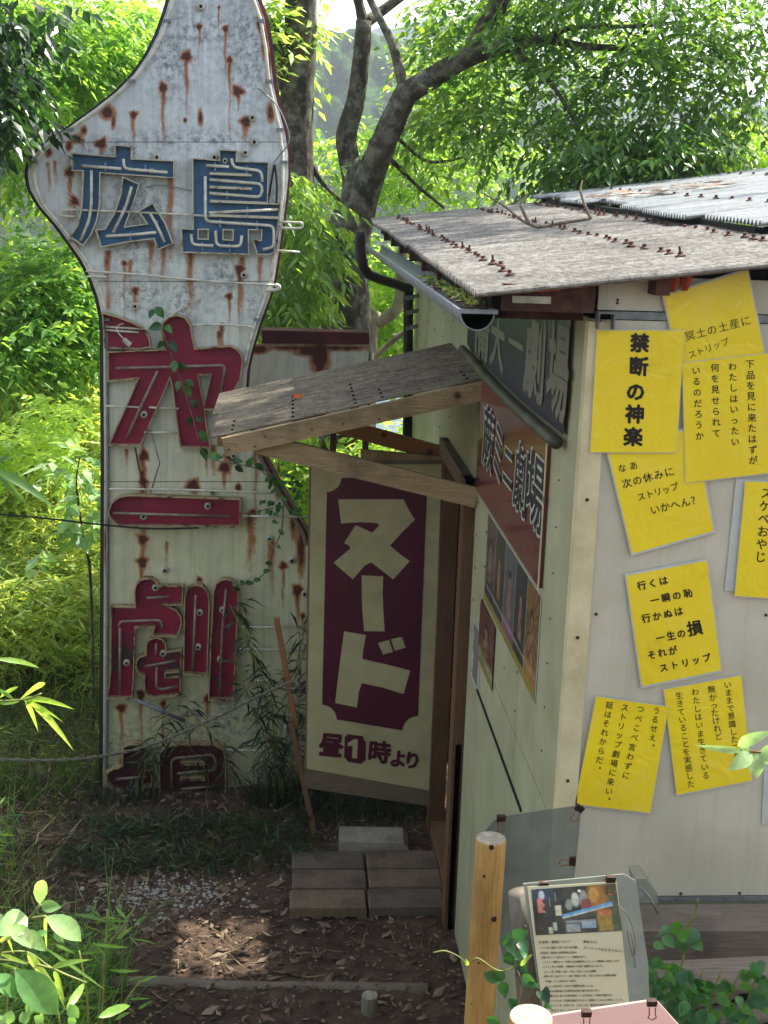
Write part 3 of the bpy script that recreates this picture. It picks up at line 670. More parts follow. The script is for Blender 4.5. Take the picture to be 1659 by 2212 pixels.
def colgrid(name, corners, nu, nv, f, mat, parent=None, off=None):
    """flat print: quad (TL,TR,BR,BL) with a colour per cell"""
    TL, TR, BR, BL = [np.array(c, float) for c in corners]; V = []; C = []
    F = []
    for j in range(nv+1):
        for i in range(nu+1):
            u, v = i/nu, j/nv; V.append((TL*(1-u)+TR*u)*(1-v)+(BL*(1-u)+BR*u)*v); C.append((*f(u, v), 1))
    for j in range(nv):
        for i in range(nu): a = j*(nu+1)+i; F.append([a, a+nu+1, a+nu+2, a+1])
    me = mk(name, V, F, mat); at = me.color_attributes.new('Col', 'FLOAT_COLOR', 'POINT'); at.data.foreach_set('color', np.array(C, np.float32).ravel())
    return obj(name, me, parent)
def fig_poster(seed, bgc, fc, band, star=False):
    r = random.Random(seed); bgc = np.array(rgb(bgc)); fc = np.array(rgb(fc)); band = np.array(rgb(band)); skin = np.array(rgb('#8f6a52')); hair = np.array(rgb('#1a1214'))
    cx = r.uniform(.42, .58)
    def f(u, v):
        n = float(vn(np.float64(u*7+seed*3), np.float64(v*11)))*.6+float(vn(np.float64(u*19+seed), np.float64(v*29)))*.4
        c = bgc*(.6+.9*n)
        if star:
            a = math.atan2(v-.35, (u-.5)*.6); d = math.hypot((u-.5)*.7, v-.35); c = c*(1.6 if math.sin(a*15) > .1 else .7) if d > .15 else c*1.8
        if ((u-cx)/.17)**2+((v-.33)/.12)**2 < 1: c = hair*(1+n)
        if ((u-cx)/.10)**2+((v-.35)/.07)**2 < 1: c = skin*(.8+.4*n)
        if abs(u-cx) < .13+.10*max(0, v-.45) and .42 < v < .72: c = (skin if (int(v*14)+int(u*9)) % 3 else fc)*(.7+.6*n)
        if v > .74: c = band*(.7+.6*n)
        if .78 < v < .81 or .86 < v < .875: c = np.array([.35, .35, .30])*(.4+n)
        if v > .92: c = np.array(rgb('#8a7f30'))*(.7+.6*n)
        return tuple(np.clip(c, 0, 1))
    return f
ya, yb_ = PX(1161, 1380, WX-.01)[1], PX(1049, 1190, WX-.01)[1]
zt_, zb_ = 2.262, 1.88
specs = [('#4c4038', '#57304f', '#2a2340', 'purple toned show poster, farthest from the corner in the row of five', 0), ('#2d2a26', '#7a5a30', '#20382c', 'dark show poster with green lower band, second in the row of five', 0), ('#474a52', '#6d4750', '#7c4a6c', 'grey show poster with pink lower band, middle of the row of five', 0), ('#20202a', '#5d4440', '#151318', 'black show poster with white caption band, fourth in the row of five', 0), ('#6a4c24', '#46343c', '#a06a2c', 'orange sunburst show poster nearest the hut corner in the row of five', 1)]
PM = []
for i, (a, b2, c, lab, st) in enumerate(specs):
    y1 = yb_-(yb_-ya)*i/5; y0 = yb_-(yb_-ya)*(i+1)/5+.012; x = WX-.006
    o = colgrid('show_poster', [(x, y1, zt_), (x, y0, zt_), (x, y0, zb_), (x, y1, zb_)], 26, 40, fig_poster(i+3, a, b2, c, st), m_print)
    tag(o, lab, 'poster', 'show posters in a row on the side wall')
    m_ = MB().box((x+.001, y0-.004, zb_-.004), (x+.004, y1+.004, zt_+.004)).build('laminate', m_lamw, o)
y1, y0 = PX(1041, 1300, WX)[1], PX(1069, 1420, WX)[1]; z1_, z0_ = PX(1055, 1320, WX)[2], PX(1055, 1470, WX)[2]
o = colgrid('show_poster', [(WX-.007, y1, z1_), (WX-.007, y0, z1_), (WX-.007, y0, z0_), (WX-.007, y1, z0_)], 20, 36, fig_poster(11, '#5a3028', '#2c3a2c', '#7d7430'), m_print)
tag(o, 'red and green show poster alone below the row of five posters', 'poster')
y1, y0 = PX(1021, 1400, WX)[1], PX(1037, 1420, WX)[1]; z1_, z0_ = PX(1030, 1345, WX)[2], PX(1030, 1490, WX)[2]
o = MB().box((WX-.004, min(y0, y1), z0_), (WX-.001, max(y0, y1), z1_)).build('notice', m_lamw)
tag(o, 'narrow grey text notice on the wall beside the door jamb', 'notice')
mb = MB()
for i in range(22):
    z = z1_-.02-i*(z1_-z0_-.03)/22; mb.box((WX-.0052, min(y0, y1)+.02, z), (WX-.0045, max(y0, y1)-.02-random.random()*.06, z+.005))
mb.build('notice_text', m_greytxt, o)

# ------------------------------------------------------------------ yellow posters on the front wall
def quadpoly(name, q, y, mat, parent=None, th=.0012):
    return MB().prism(q, [], lambda a, b: PY(a, b, y), (0, 1, 0), th).build(name, mat, parent)
def grow(q, s):
    c = np.mean(q, axis=0); return [tuple(np.array(p)+(np.array(p)-c)/np.linalg.norm(np.array(p)-c)*s*1.4) for p in q]
def poster(q, lines, layer, label, border=None):
    y = WY-.009-layer*.003
    c = np.mean(q, axis=0); b = PY(c[0], c[1], y)
    t = thing('yellow_poster', label, 'poster', b, 'yellow slogan posters on the white wall')
    # slightly buckled sheet
    TL, TR, BR, BL = [np.array(PY(*p, y)) for p in q]; V = []; F = []; nu, nv = 14, 20
    for j in range(nv+1):
        for i in range(nu+1):
            u, v = i/nu, j/nv; p = (TL*(1-u)+TR*u)*(1-v)+(BL*(1-u)+BR*u)*v
            V.append(p)
    for j in range(nv):
        for i in range(nu): a = j*(nu+1)+i; F.append([a, a+nu+1, a+nu+2, a+1])
    add('sheet', V, F, m_yellow, t, smooth=True)
    quadpoly('laminate_edge', grow(q, 4 if border else 2.2), y+.0008, m_lamw if border else m_lamf, t, .001)
    for s, a, b2, size, vert, bold in lines:
        mb = MB(); text_run(mb, s, a, b2, size, lambda px, py: PY(px, py, y-.0008), vert, bold); mb.build('text_line', m_ink, t)
    return t
c3 = lambda x, y: (1244.3+x*.25, 553+y*.25)
c4 = lambda x, y: (1244.3+x*.3375, 1050.7+y*.3375)
poster([(1434, 640), (1614, 584), (1666, 836), (1487, 892)], [('冥土の土産に', c3(985, 690), c3(1465, 560), 23, 0, 0), ('ストリップ', c3(1005, 850), c3(1285, 745), 19, 0, 0)], 0, 'tilted yellow poster touching the roof edge with two thin lines of text', 1)
poster([(1310, 962), (1500, 925), (1541, 1147), (1366, 1196)], [('なあ', c3(400, 1832), c3(495, 1812), 19, 0, .012), ('次の休みに', c3(440, 1965), c3(805, 1865), 22, 0, .012), ('ストリップ', c3(565, 2080), c3(850, 1995), 19, 0, .012), ('いかへん？', c4(505, 148), c4(765, 85), 22, 0, .012)], 1, 'yellow poster asking いかへん？ tucked under the 禁断の神楽 poster', 1)
poster([(1474, 785), (1672, 762), (1676, 1020), (1481, 1043)], [('下品を見に来たはずが', c3(1505, 935), c3(1530, 1765), 20, 1, .016), ('わたしはいったい', c3(1352, 955), c3(1376, 1605), 19, 1, .016), ('何を見せられて', c3(1200, 965), c3(1214, 1530), 19, 1, .016), ('いるのだろうか', c3(1037, 990), c3(1068, 1555), 19, 1, .016)], 2, 'yellow poster with four vertical columns of brush script at upper right', 0)
poster([(1290, 714), (1478, 714), (1461, 977), (1275, 977)], [(a, c3(*p), (c3(*p)[0]-.3, c3(*p)[1]+9), 42, 1, .045) for a, p in zip('禁断の神楽', ((553, 750), (540, 955), (517, 1170), (510, 1365), (495, 1565)))], 3, 'upright yellow poster with one column of heavy characters 禁断の神楽', 0)
poster([(1353, 1244), (1527, 1211), (1558, 1448), (1387, 1482)], [('行くは', c4(420, 635), c4(560, 605), 20, 0, .03), ('一瞬の恥', c4(505, 728), c4(715, 685), 20, 0, .03), ('行かぬは', c4(450, 845), c4(655, 800), 20, 0, .03), ('一生の', c4(540, 970), c4(675, 942), 20, 0, .03), ('損', c4(760, 908), c4(763, 907.4), 34, 0, .03), ('それが', c4(485, 1080), c4(620, 1050), 20, 0, .03), ('ストリップ', c4(562, 1160), c4(835, 1098), 19, 0, .03)], 0, 'white bordered yellow poster of six slanting lines ending ストリップ', 1)
poster([(1434, 1490), (1601, 1459), (1624, 1686), (1462, 1717)], [('いままで意識したことも', c4(970, 1270), c4(1032, 1770), 17, 1, .004), ('無かったけれど', c4(868, 1300), c4(912, 1600), 18, 1, .004), ('わたしはいま生きている', c4(763, 1315), c4(830, 1850), 17, 1, .004), ('生きていることを実感した', c4(660, 1340), c4(735, 1905), 17, 1, .004)], 0, 'lower yellow poster with four thin columns beside the うるせえ poster', 0)
poster([(1288, 1505), (1444, 1527), (1404, 1756), (1242, 1737)], [('うるせえ。', c4(515, 1435), c4(482, 1665), 17, 1, .012), ('つべこべ言わずに', c4(415, 1425), c4(320, 1850), 17, 1, .012), ('ストリップ劇場に来い。', c4(312, 1415), c4(200, 2010), 17, 1, .012), ('話はそれからだ。', c4(215, 1400), c4(140, 1810), 17, 1, .012)], 1, 'lowest yellow poster leaning clockwise, beginning うるせえ, near the corner trim', 0)
poster([(1610, 1040), (1790, 1046), (1770, 1300), (1587, 1287)], [('スケベおやじ', c4(1218, 45), c4(1180, 452), 26, 1, .016)], 1, 'yellow スケベおやじ poster cut by the right edge, mounted on white board', 0)
o = quadpoly('backing_board', [(1590, 1034), (1690, 1040), (1668, 1284), (1565, 1276)], WY-.0045, m_lamw); tag(o, 'white board fixed behind the スケベおやじ poster', 'board')
o = quadpoly('pale_notice', [(1652, 1640), (1700, 1645), (1692, 1790), (1645, 1780)], WY-.004, m_lamw); tag(o, 'pale blank sheet at the right edge below the yellow posters', 'notice')
# ------------------------------------------------------------------ the big neon sign
SY = 7.6
outL = [(-230, 470), (-180, 425), (-120, 395), (-60, 378), (0, 366), (30, 357), (75, 341), (120, 318), (160, 290), (200, 250), (235, 205), (275, 150), (305, 103), (335, 72), (355, 63), (375, 60), (392, 62), (410, 66), (445, 86), (490, 125), (525, 150), (560, 175), (600, 196), (640, 211), (680, 220), (720, 223), (1000, 225), (1300, 224), (1700, 222), (1790, 222)]
outR = [(-230, 480), (-180, 510), (-120, 528), (-60, 540), (0, 556), (40, 571), (100, 582), (180, 590), (240, 603), (290, 616), (330, 622), (380, 623), (430, 618), (500, 609), (560, 600), (620, 590), (660, 576), (700, 561), (750, 546), (800, 534), (860, 530), (920, 538), (965, 552), (1010, 575), (1060, 602), (1110, 632), (1160, 660), (1220, 674), (1300, 680), (1500, 682), (1700, 684), (1790, 684)]
def LL(y): return float(np.interp(y, [a for a, b in outL], [b for a, b in outL]))
def RR(y): return float(np.interp(y, [a for a, b in outR], [b for a, b in outR]))
sign = thing('neon_theatre_sign', 'tall rusted white sign with blue 広島 and crimson 第一劇場 neon letters', 'sign', (-.7, SY, 0))
spots = [(430, 58, 12, 60), (487, 62, 12, 70), (403, 122, 13, 85), (496, 129, 12, 120), (352, 189, 14, 85), (514, 197, 13, 30), (288, 248, 14, 50), (530, 263, 17, 40), (218, 311, 13, 30), (150, 372, 16, 90), (160, 435, 14, 30), (268, 568, 10, 115), (517, 582, 15, 100), (292, 628, 11, 50), (495, 640, 12, 40), (473, 15, 5, 60),
         (311, 985, 15, 45), (309, 1040, 14, 20), (308, 1165, 15, 60), (307, 1215, 15, 50), (498, 985, 16, 40), (485, 1010, 16, 45), (582, 1163, 12, 60), (612, 1222, 12, 70), (643, 1275, 15, 60), (654, 1330, 10, 40), (547, 1107, 10, 70), (417, 1050, 18, 8), (515, 1052, 12, 12), (430, 1252, 8, 10),
         (552, 960, 10, 170), (305, 1500, 16, 90), (262, 1530, 12, 90), (352, 1520, 12, 80), (448, 1510, 12, 50), (590, 1600, 12, 40), (605, 1660, 10, 30)]
streaks = [(308, 1000, 235, 9), (309, 860, 130, 5), (368, 385, 160, 7), (232, 545, 110, 8), (282, 560, 60, 4), (325, 525, 75, 6), (352, 530, 90, 5), (411, 548, 130, 8), (522, 555, 110, 7), (562, 555, 60, 6), (480, 700, 60, 6), (474, 715, 40, 5), (462, 960, 60, 7), (446, 975, 45, 5), (275, 970, 30, 5), (540, 1110, 110, 9), (360, 1170, 40, 4), (588, 1170, 100, 6), (265, 1640, 50, 8), (480, 1630, 40, 5), (120, 345, 50, 4), (105, 350, 60, 4), (180, 300, 30, 3), (300, 1110, 30, 4)]
patches = [(232, 243, 17, 16), (245, 262, 5, 18), (165, 300, 12, 10), (150, 315, 8, 12), (181, 282, 8, 10), (433, 253, 6, 20), (400, 260, 4, 6), (585, 245, 9, 22), (561, 45, 7, 26), (572, 90, 8, 36), (580, 140, 6, 40), (105, 330, 8, 10), (650, 1180, 10, 60), (635, 1130, 8, 30), (600, 1055, 6, 25), (228, 1180, 3, 60)]
def rustfun(px, py):
    r = np.zeros_like(px)
    for q_, (x, y, s, L) in enumerate(spots):
        s = s*(.62+.36*((q_*37) % 11)/10); ang = np.arctan2(py-y, px-x); d = np.hypot((px-x)*(1+.15*math.sin(q_*2.1)), (py-y)*.95)*(1+.14*np.sin(ang*3+q_)+.10*np.sin(ang*5+2*q_)); r = np.maximum(r, np.clip(1.55-d/s*1.2, 0, 1)*.95)
        t = (py-y)/(L*1.5); wd = s*.46*(1-.5*np.clip(t, 0, 1)); m = (t > 0) & (t < 1)
        r = np.maximum(r, np.where(m, np.exp(-((px-x-1.2*np.sin(py*.07+x))/wd)**2)*(.80-.55*t)*(1.1 if s > 12 else .95), 0))
    for x, y, L, s in streaks:
        t = (py-y)/L; m = (t > -.02) & (t < 1.15)
        r = np.maximum(r, np.where(m, np.exp(-((px-x-1.5*np.sin(py*.05))/s)**2)*(.74-.45*np.clip(t, 0, 1)), 0))
    for x, y, a, b in patches:
        d = np.hypot((px-x)/a, (py-y)/b); r = np.maximum(r, np.clip(1.5-d, 0, 1)*.8)
    return r
mild = [(420, 300, 170, 26), (300, 480, 90, 120), (540, 100, 80, 150), (430, 60, 120, 60), (300, 640, 60, 45), (400, 650, 60, 55), (480, 600, 45, 60), (560, 660, 40, 40), (250, 330, 120, 40), (600, 480, 25, 90), (370, 130, 60, 110), (470, 380, 60, 60), (300, 1620, 120, 60), (450, 1560, 160, 60)]
def mildfun(px, py):
    r = np.zeros_like(px)
    for x, y, a, b in mild: r = np.maximum(r, np.exp(-((px-x)/a)**2-((py-y)/b)**2))
    return r
def sign_sheet(name, y0, y1, yp, parent, Lf=LL, Rf=RR, ncol=100, rf=rustfun, mat=m_sign, dpx=4.5):
    nr = max(2, int((y1-y0)/dpx)); V = []; PXs = []; PYs = []
    for j in range(nr+1):
        py = y0+(y1-y0)*j/nr; l, r = Lf(py), Rf(py)
        for i in range(ncol+1):
            px = l+(r-l)*i/ncol; V.append(PY(px, py, yp)); PXs.append(px); PYs.append(py)
    F = [[j*(ncol+1)+i, (j+1)*(ncol+1)+i, (j+1)*(ncol+1)+i+1, j*(ncol+1)+i+1] for j in range(nr) for i in range(ncol)]
    PXs = np.array(PXs); PYs = np.array(PYs); V = np.array(V)
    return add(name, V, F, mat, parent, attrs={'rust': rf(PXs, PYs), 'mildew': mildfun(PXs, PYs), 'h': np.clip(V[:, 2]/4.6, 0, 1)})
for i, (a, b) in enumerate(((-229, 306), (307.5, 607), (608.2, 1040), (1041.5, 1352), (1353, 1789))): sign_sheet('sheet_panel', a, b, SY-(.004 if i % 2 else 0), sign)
# deep box behind the face, a little larger, dark on the left, maroon on the right
ysl = np.linspace(-228, 1788, 120)
mb = MB()
for side, f, s in ((0, LL, -1), (1, RR, 1)):
    for a, b in zip(ysl[:-1], ysl[1:]):
        e = 8 if side == 0 else (9 if a < 340 or 960 < a < 1180 else 5)
        P = []
        for yy in (a, b):
            q = f(yy); P += [PY(q-s*3, yy, SY+.008), PY(q+s*e, yy, SY+.02), PY(q+s*e, yy, SY+.02)+np.array([0, .22, 0]), PY(q-s*3, yy, SY+.02)+np.array([0, .22, 0])]
        mb.put(P, [(0, 1, 5, 4), (1, 2, 6, 5), (2, 3, 7, 6)], side)
mb.build('box_side', [m_cable, m_maroon], sign)
mb = MB(); mb.prism([(LL(y), y) for y in ysl]+[(RR(y), y) for y in ysl[::-1]], [], lambda a, b: PY(a, b, SY)+np.array([0, .22, 0]), (0, 1, 0), .01); mb.build('box_back', m_rust, sign)
def ptube(pts, y, r, name, mat, parent, n=8, k=5, sm=True):
    q = [PY(a, b, y) for a, b in pts]
    q = catmull(q, k) if sm and len(q) > 2 else q
    return MB().tube(q, r, n).build(name, mat, parent, smooth=True)
ptube([(LL(y)+9+(4 if 300 < y < 420 else 0), y) for y in list(range(-180, 700, 22))], SY-.03, .0100, 'outline_tube', m_tube, sign, k=2)
ptube([(LL(y)+8, y) for y in range(700, 1720, 60)], SY-.02, .010, 'outline_pipe', m_galv, sign, k=2)
ptube([(RR(y)-9-(3 if 300 < y < 400 else 0), y) for y in list(range(-180, 790, 22))], SY-.03, .0100, 'outline_tube', m_tube, sign, k=2)
ptube([(RR(y)-2, y) for y in range(960, 1200, 24)], SY-.03, .011, 'outline_tube', m_tubed, sign, k=2)
mb = MB()
for y in (45, 175, 280, 350, 520, 690):
    for f, s in ((LL, 9), (RR, -9)):
        p = PY(f(y)+s, y, SY-.03); mb.box(p-np.array([.02, .016, .008]), p+np.array([.02, .02, .008]))
s_ = mb.build('tube_clips', m_galv, sign); s_['kind'] = 'stuff'
hair = [[(186, 585), (300, 593), (450, 607), (594, 616)], [(188, 597), (230, 598)], [(130, 456), (132, 466), (165, 468)], [(130, 456), (150, 453), (330, 460), (470, 468)], [(415, 702), (480, 701), (545, 706), (547, 714)], [(600, 479), (648, 481), (653, 487), (648, 493), (604, 492)], [(600, 541), (648, 545)],
        [(236, 1056), (400, 1058), (590, 1065)], [(520, 1114), (664, 1117)], [(228, 877), (300, 880)], [(322, 880), (386, 883)], [(312, 934), (385, 934)], [(512, 1354), (660, 1355)], [(510, 1401), (655, 1405)], [(535, 1469), (655, 1472)], [(488, 1619), (638, 1624)], [(545, 1690), (647, 1702)], [(510, 1718), (560, 1718)], [(228, 706), (330, 712)], [(228, 713), (300, 718)], [(330, 712), (395, 662)]]
for q in hair: ptube(q, SY-.045, .0065, 'neon_tube', m_tube, sign, k=3)
ptube([(594, 616), (602, 618), (600, 626), (575, 626)], SY-.045, .012, 'neon_tube', m_tube, sign, k=3)
def insulator(px, py, parent, y=SY, s=1.0):
    c = Vector(PY(px, py, y-.02)); mb = MB(); mb.tube([c+Vector((0, .018, 0)), c, c-Vector((0, .006, 0))], [.021*s, .021*s, .015*s], 12, 0); mb.tube([c-Vector((0, .004, 0)), c-Vector((0, .010, 0))], .009*s, 8, 1)
    return mb.build('insulator', [m_porc, m_dark], parent)
for p in ((434, 14), (545, 254), (549, 307), (292, 662), (527, 594), (530, 330), (339, 340), (463, 340), (310, 897), (356, 1232), (582, 1164), (630, 1211), (658, 1283), (504, 984), (459, 1062), (621, 1573)): insulator(*p, sign)
# loose wires
ptube([(556, 190), (600, 230), (625, 300), (600, 340), (592, 352), (588, 372)], SY-.05, .004, 'loose_wire', m_galv, sign)
ptube([(592, 356), (585, 400), (578, 440)], SY-.05, .006, 'loose_wire', m_cable, sign); ptube([(594, 356), (598, 400), (597, 440)], SY-.05, .006, 'loose_wire', m_cable, sign)
ptube([(315, 404), (350, 400), (415, 412)], SY-.03, .003, 'loose_wire', m_galv, sign)
ptube([(326, 930), (345, 1000), (325, 1065)], SY-.04, .004, 'loose_wire', m_galv, sign, sm=False)
ptube([(292, 967), (300, 1010), (315, 1055)], SY-.05, .005, 'bent_rod', m_rust, sign, sm=False)
ptube([(290, 1510), (400, 1558)], SY-.1, .012, 'broken_pipe', m_galv, sign)

zA = lambda q: [(121.7+x*.32, 276.5+y*.32) for x, y in q]
zB = lambda q: [(199.1+x*.2333, 652.5+y*.2333) for x, y in q]
zC = lambda q: [(199.1+x*.21335, 1216.6+y*.21335) for x, y in q]
zD = lambda q: [(188+x*.3, 1520.8+y*.3) for x, y in q]
z3 = lambda q: [(x/2, 737.2+y/2) for x, y in q]
def letter(outer, holes, face, rim, label, dep=.075, rimpx=2.4):
    yf, yb = SY-dep, SY-.012
    pf = lambda a, b: PY(a, b, yf); mb = MB()
    mb.prism(outer, [inset(outer, rimpx)], pf, (0, 1, 0), yb-yf, 0)
    for h in holes: mb.prism(inset(h, -rimpx), [h], pf, (0, 1, 0), yb-yf, 0)
    o = mb.build('box_letter', rim, sign, label=label)
    MB().prism(inset(outer, 1.0), [inset(h, -1.0) for h in holes], lambda a, b: PY(a, b, yb-.012), (0, 1, 0), .006).build('letter_face', face, o)
    return o
def ltubes(o, tubes, mat, r=.0088, k=3, y=SY-.06):
    for q in tubes:
        P = [PY(a, b, y) for a, b in q]
        if len(P) > 2:   # round the corners
            Q = [P[0]]
            for a, b, c in zip(P[:-2], P[1:-1], P[2:]):
                d1 = a-b; d2 = c-b; e = min(.03, np.linalg.norm(d1)*.45, np.linalg.norm(d2)*.45)
                p1 = b+d1/np.linalg.norm(d1)*e; p2 = b+d2/np.linalg.norm(d2)*e
                Q += [p1+(b-p1)*t*(2-t)*.0+((1-t)**2*p1+2*t*(1-t)*b+t*t*p2)-p1 for t in (0, .33, .66, 1)]
            P = Q+[P[-1]]
        MB().tube(P, r, 8).build('neon_tube', mat, o, smooth=True)
def supports(o, pts, mat):
    for a, b in pts:
        c = PY(a, b, SY-.05); MB().bar(c-np.array([0, 0, .022]), c+np.array([0, 0, .022]), .008, .008, (0, 1, 0)).tube([c+np.array([0, .03, 0]), c-np.array([0, .012, 0])], .006, 6).build('tube_support', mat, o)
m_sup = basic('blue_glass_support', '#5f82b5', '#7f9cc4', 30, .3)
L = letter(zA([(95, 165), (390, 190), (390, 110), (510, 122), (508, 205), (797, 218), (795, 340), (297, 305), (293, 520), (275, 625), (240, 715), (180, 798), (85, 735), (135, 665), (163, 560), (172, 400), (175, 292), (100, 290)]), [], m_blue, m_rimw, 'blue box letter stroke of 広 with a dot on top')
ltubes(L, [zA([(170, 255), (440, 275)]), zA([(452, 208), (457, 275), (750, 300)]), zA([(236, 285), (236, 520), (222, 620), (165, 760)])], m_tube); supports(L, zA([(332, 262), (601, 275), (232, 546)]), m_sup); insulator(*zA([(640, 290)])[0], L, SY-.02, .8)
L = letter(zA([(445, 325), (562, 378), (525, 500), (465, 665), (607, 645), (548, 560), (650, 503), (735, 640), (790, 780), (683, 825), (655, 750), (480, 772), (297, 808), (260, 685), (325, 680), (385, 580), (430, 450)]), [], m_blue, m_rimw, 'blue angular lower stroke of 広')
ltubes(L, [zA([(508, 395), (470, 530), (385, 705)]), zA([(335, 730), (500, 722), (675, 705)]), zA([(630, 570), (690, 680), (730, 770)])], m_tube); supports(L, zA([(450, 560), (500, 728), (683, 650)]), m_sup)
L = letter(zA([(915, 200), (1097, 215), (1097, 143), (1220, 150), (1217, 222), (1435, 228), (1428, 507), (1515, 512), (1505, 770), (1490, 830), (1440, 858), (1355, 857), (1322, 755), (1380, 757), (1383, 692), (1300, 690), (1302, 857), (845, 842), (840, 675), (918, 680)]), [zA([(960, 688), (1022, 688), (1020, 748), (960, 745)]), zA([(1130, 690), (1190, 692), (1188, 755), (1128, 750)])], m_blue, m_rimw, 'blue box letter 島')
for a, b in (((1037, 307), (1320, 319)), ((1037, 398), (1320, 411)), ((1040, 493), (1430, 508)), ((1040, 588), (1505, 606))):
    (ax, ay), (bx, by) = zA([a, b]); MB().bar(PY(ax, ay, SY-.045), PY(bx, by, SY-.045), .06, .014, (0, 0, 1)).build('stroke_divider', m_rimw, L)
ltubes(L, [zA([(1010, 252), (1165, 262)]), zA([(1182, 205), (1195, 265), (1385, 290), (1390, 365)]), zA([(1035, 348), (1390, 378), (1385, 468), (1035, 440)]), zA([(1005, 325), (1005, 630), (1468, 660), (1470, 805), (1395, 820)]), zA([(1030, 572), (1500, 550)]), zA([(910, 715), (915, 788), (1060, 795)]), zA([(1075, 695), (1080, 795), (1245, 800), (1252, 725)])], m_tube)
supports(L, zA([(1072, 260), (1284, 280), (1152, 450), (1290, 560), (1105, 640), (1355, 655), (985, 795), (1170, 805), (1078, 715)]), m_sup); insulator(*zA([(1138, 222)])[0], L, SY-.02, .8)
L = letter(zB([(88, 95), (230, 135), (380, 190), (480, 250), (530, 330), (545, 420), (440, 442), (112, 428)]), [], m_red, m_rimc, 'crimson leaf shaped top stroke of 第')
ltubes(L, [zB([(290, 200), (240, 210), (225, 260), (260, 310), (300, 345)])], m_tube, .003); q = zB([(290, 345), (355, 400)]); MB().tube([PY(*q[0], SY-.07), PY(*q[1], SY-.07)], .016, 10).build('lamp_socket', m_porc, L)
L = letter(zB([(140, 460), (400, 448), (670, 440), (640, 330), (645, 200), (700, 140), (780, 118), (860, 140), (910, 210), (930, 330), (950, 432), (1280, 405), (1345, 440), (1385, 490), (1398, 550), (1372, 720), (1300, 860), (1220, 935), (1140, 1008), (1045, 1003), (1060, 1150), (1100, 1360), (812, 1355), (780, 1130), (738, 800), (718, 712), (600, 990), (445, 1335), (145, 1330), (300, 990), (420, 715), (140, 740)]), [zB([(985, 685), (1095, 680), (1035, 955)])], m_red, m_rimc, 'large crimson box letter 第 with bare metal patch and creeper')
ltubes(L, [zB([(220, 612), (700, 602), (1235, 585), (1195, 830)]), zB([(605, 640), (460, 950), (320, 1260)])], m_tubed); insulator(*zB([(480, 1042)])[0], L, SY-.03)
L = letter(z3([(466, 735), (480, 700), (515, 672), (560, 665), (1040, 682), (1038, 805), (530, 803), (490, 785), (468, 760)]), [], m_red, m_rimc, 'crimson bar letter 一 rounded at one end')
ltubes(L, [z3([(488, 742), (995, 757)])], m_tubed); insulator(*z3([(620, 757)])[0], L, SY-.03); insulator(*z3([(898, 712)])[0], L, SY-.03)
L = letter(zC([(185, 440), (430, 445), (422, 300), (440, 220), (480, 175), (530, 155), (600, 158), (650, 190), (682, 232), (925, 230), (915, 430), (700, 438), (790, 445), (860, 480), (905, 550), (908, 620), (880, 700), (855, 755), (610, 745), (622, 662), (437, 662), (428, 950), (420, 1200), (403, 1385), (142, 1380), (165, 1250), (180, 1100)]), [], m_red, m_rimc, 'crimson roof and left leg stroke of 劇')
ltubes(L, [zC([(270, 640), (290, 590), (700, 575), (715, 670)]), zC([(550, 352), (780, 340)]), zC([(280, 650), (285, 1330)])], m_tubed); insulator(*zC([(640, 248)])[0], L, SY-.03); insulator(*zC([(347, 1010)])[0], L, SY-.03)
L = letter(zC([(540, 930), (540, 840), (575, 775), (640, 750), (705, 765), (748, 820), (752, 900), (905, 880), (903, 1105), (742, 1120), (742, 1160), (898, 1145), (895, 1345), (760, 1362), (620, 1380), (555, 1355), (520, 1290), (525, 1160), (465, 1125), (435, 1060), (440, 990), (475, 950)]), [], m_red, m_rimc, 'crimson cloud shaped middle stroke of 劇')
ltubes(L, [zC([(535, 1045), (845, 990)]), zC([(655, 1050), (650, 1240), (690, 1280), (860, 1245)]), zC([(650, 810), (645, 930)])], m_tubed); insulator(*zC([(717, 915)])[0], L, SY-.03)
L = letter(zC([(918, 1130), (925, 700), (930, 350), (955, 270), (1010, 230), (1060, 218), (1120, 235), (1170, 290), (1190, 370), (1180, 750), (1165, 1150)]), [], m_red, m_rimc, 'crimson inner column of 劇')
ltubes(L, [zC([(1050, 320), (1020, 1090)])], m_tubed); insulator(*zC([(1088, 500)])[0], L, SY-.03); insulator(*zC([(1070, 850)])[0], L, SY-.03)
L = letter(zC([(1172, 1395), (1195, 850), (1222, 300), (1250, 210), (1305, 168), (1370, 160), (1440, 190), (1480, 260), (1485, 340), (1460, 800), (1432, 1397)]), [], m_red, m_rimc, 'tall crimson outer column of 劇')
ltubes(L, [zC([(1358, 260), (1320, 650), (1292, 1350)])], m_tubed); insulator(*zC([(1320, 475)])[0], L, SY-.03); insulator(*zC([(1295, 975)])[0], L, SY-.03)
L = letter(zD([(252, 350), (265, 312), (310, 292), (380, 292), (422, 315), (420, 478), (470, 475), (466, 600), (412, 605), (412, 715), (245, 715), (240, 640), (175, 620), (135, 570), (140, 500), (190, 465), (250, 462)]), [], m_redd, m_rimc, 'dim crimson earth radical of 場 near the ground')
ltubes(L, [zD([(210, 540), (430, 525)])], m_tubed)
L = letter(zD([(518, 665), (515, 380), (545, 325), (610, 298), (800, 290), (930, 298), (985, 330), (1000, 400), (1000, 660)]), [zD([(678, 425), (840, 425), (840, 436), (678, 436)]), zD([(678, 536), (840, 536), (840, 547), (678, 547)])], m_redd, m_rimc, 'dim crimson rounded square of 場 near the ground')
ltubes(L, [zD([(610, 600), (608, 410), (640, 388), (905, 365), (925, 400), (925, 470)]), zD([(650, 500), (925, 475)]), zD([(680, 612), (910, 592)])], m_tubed)
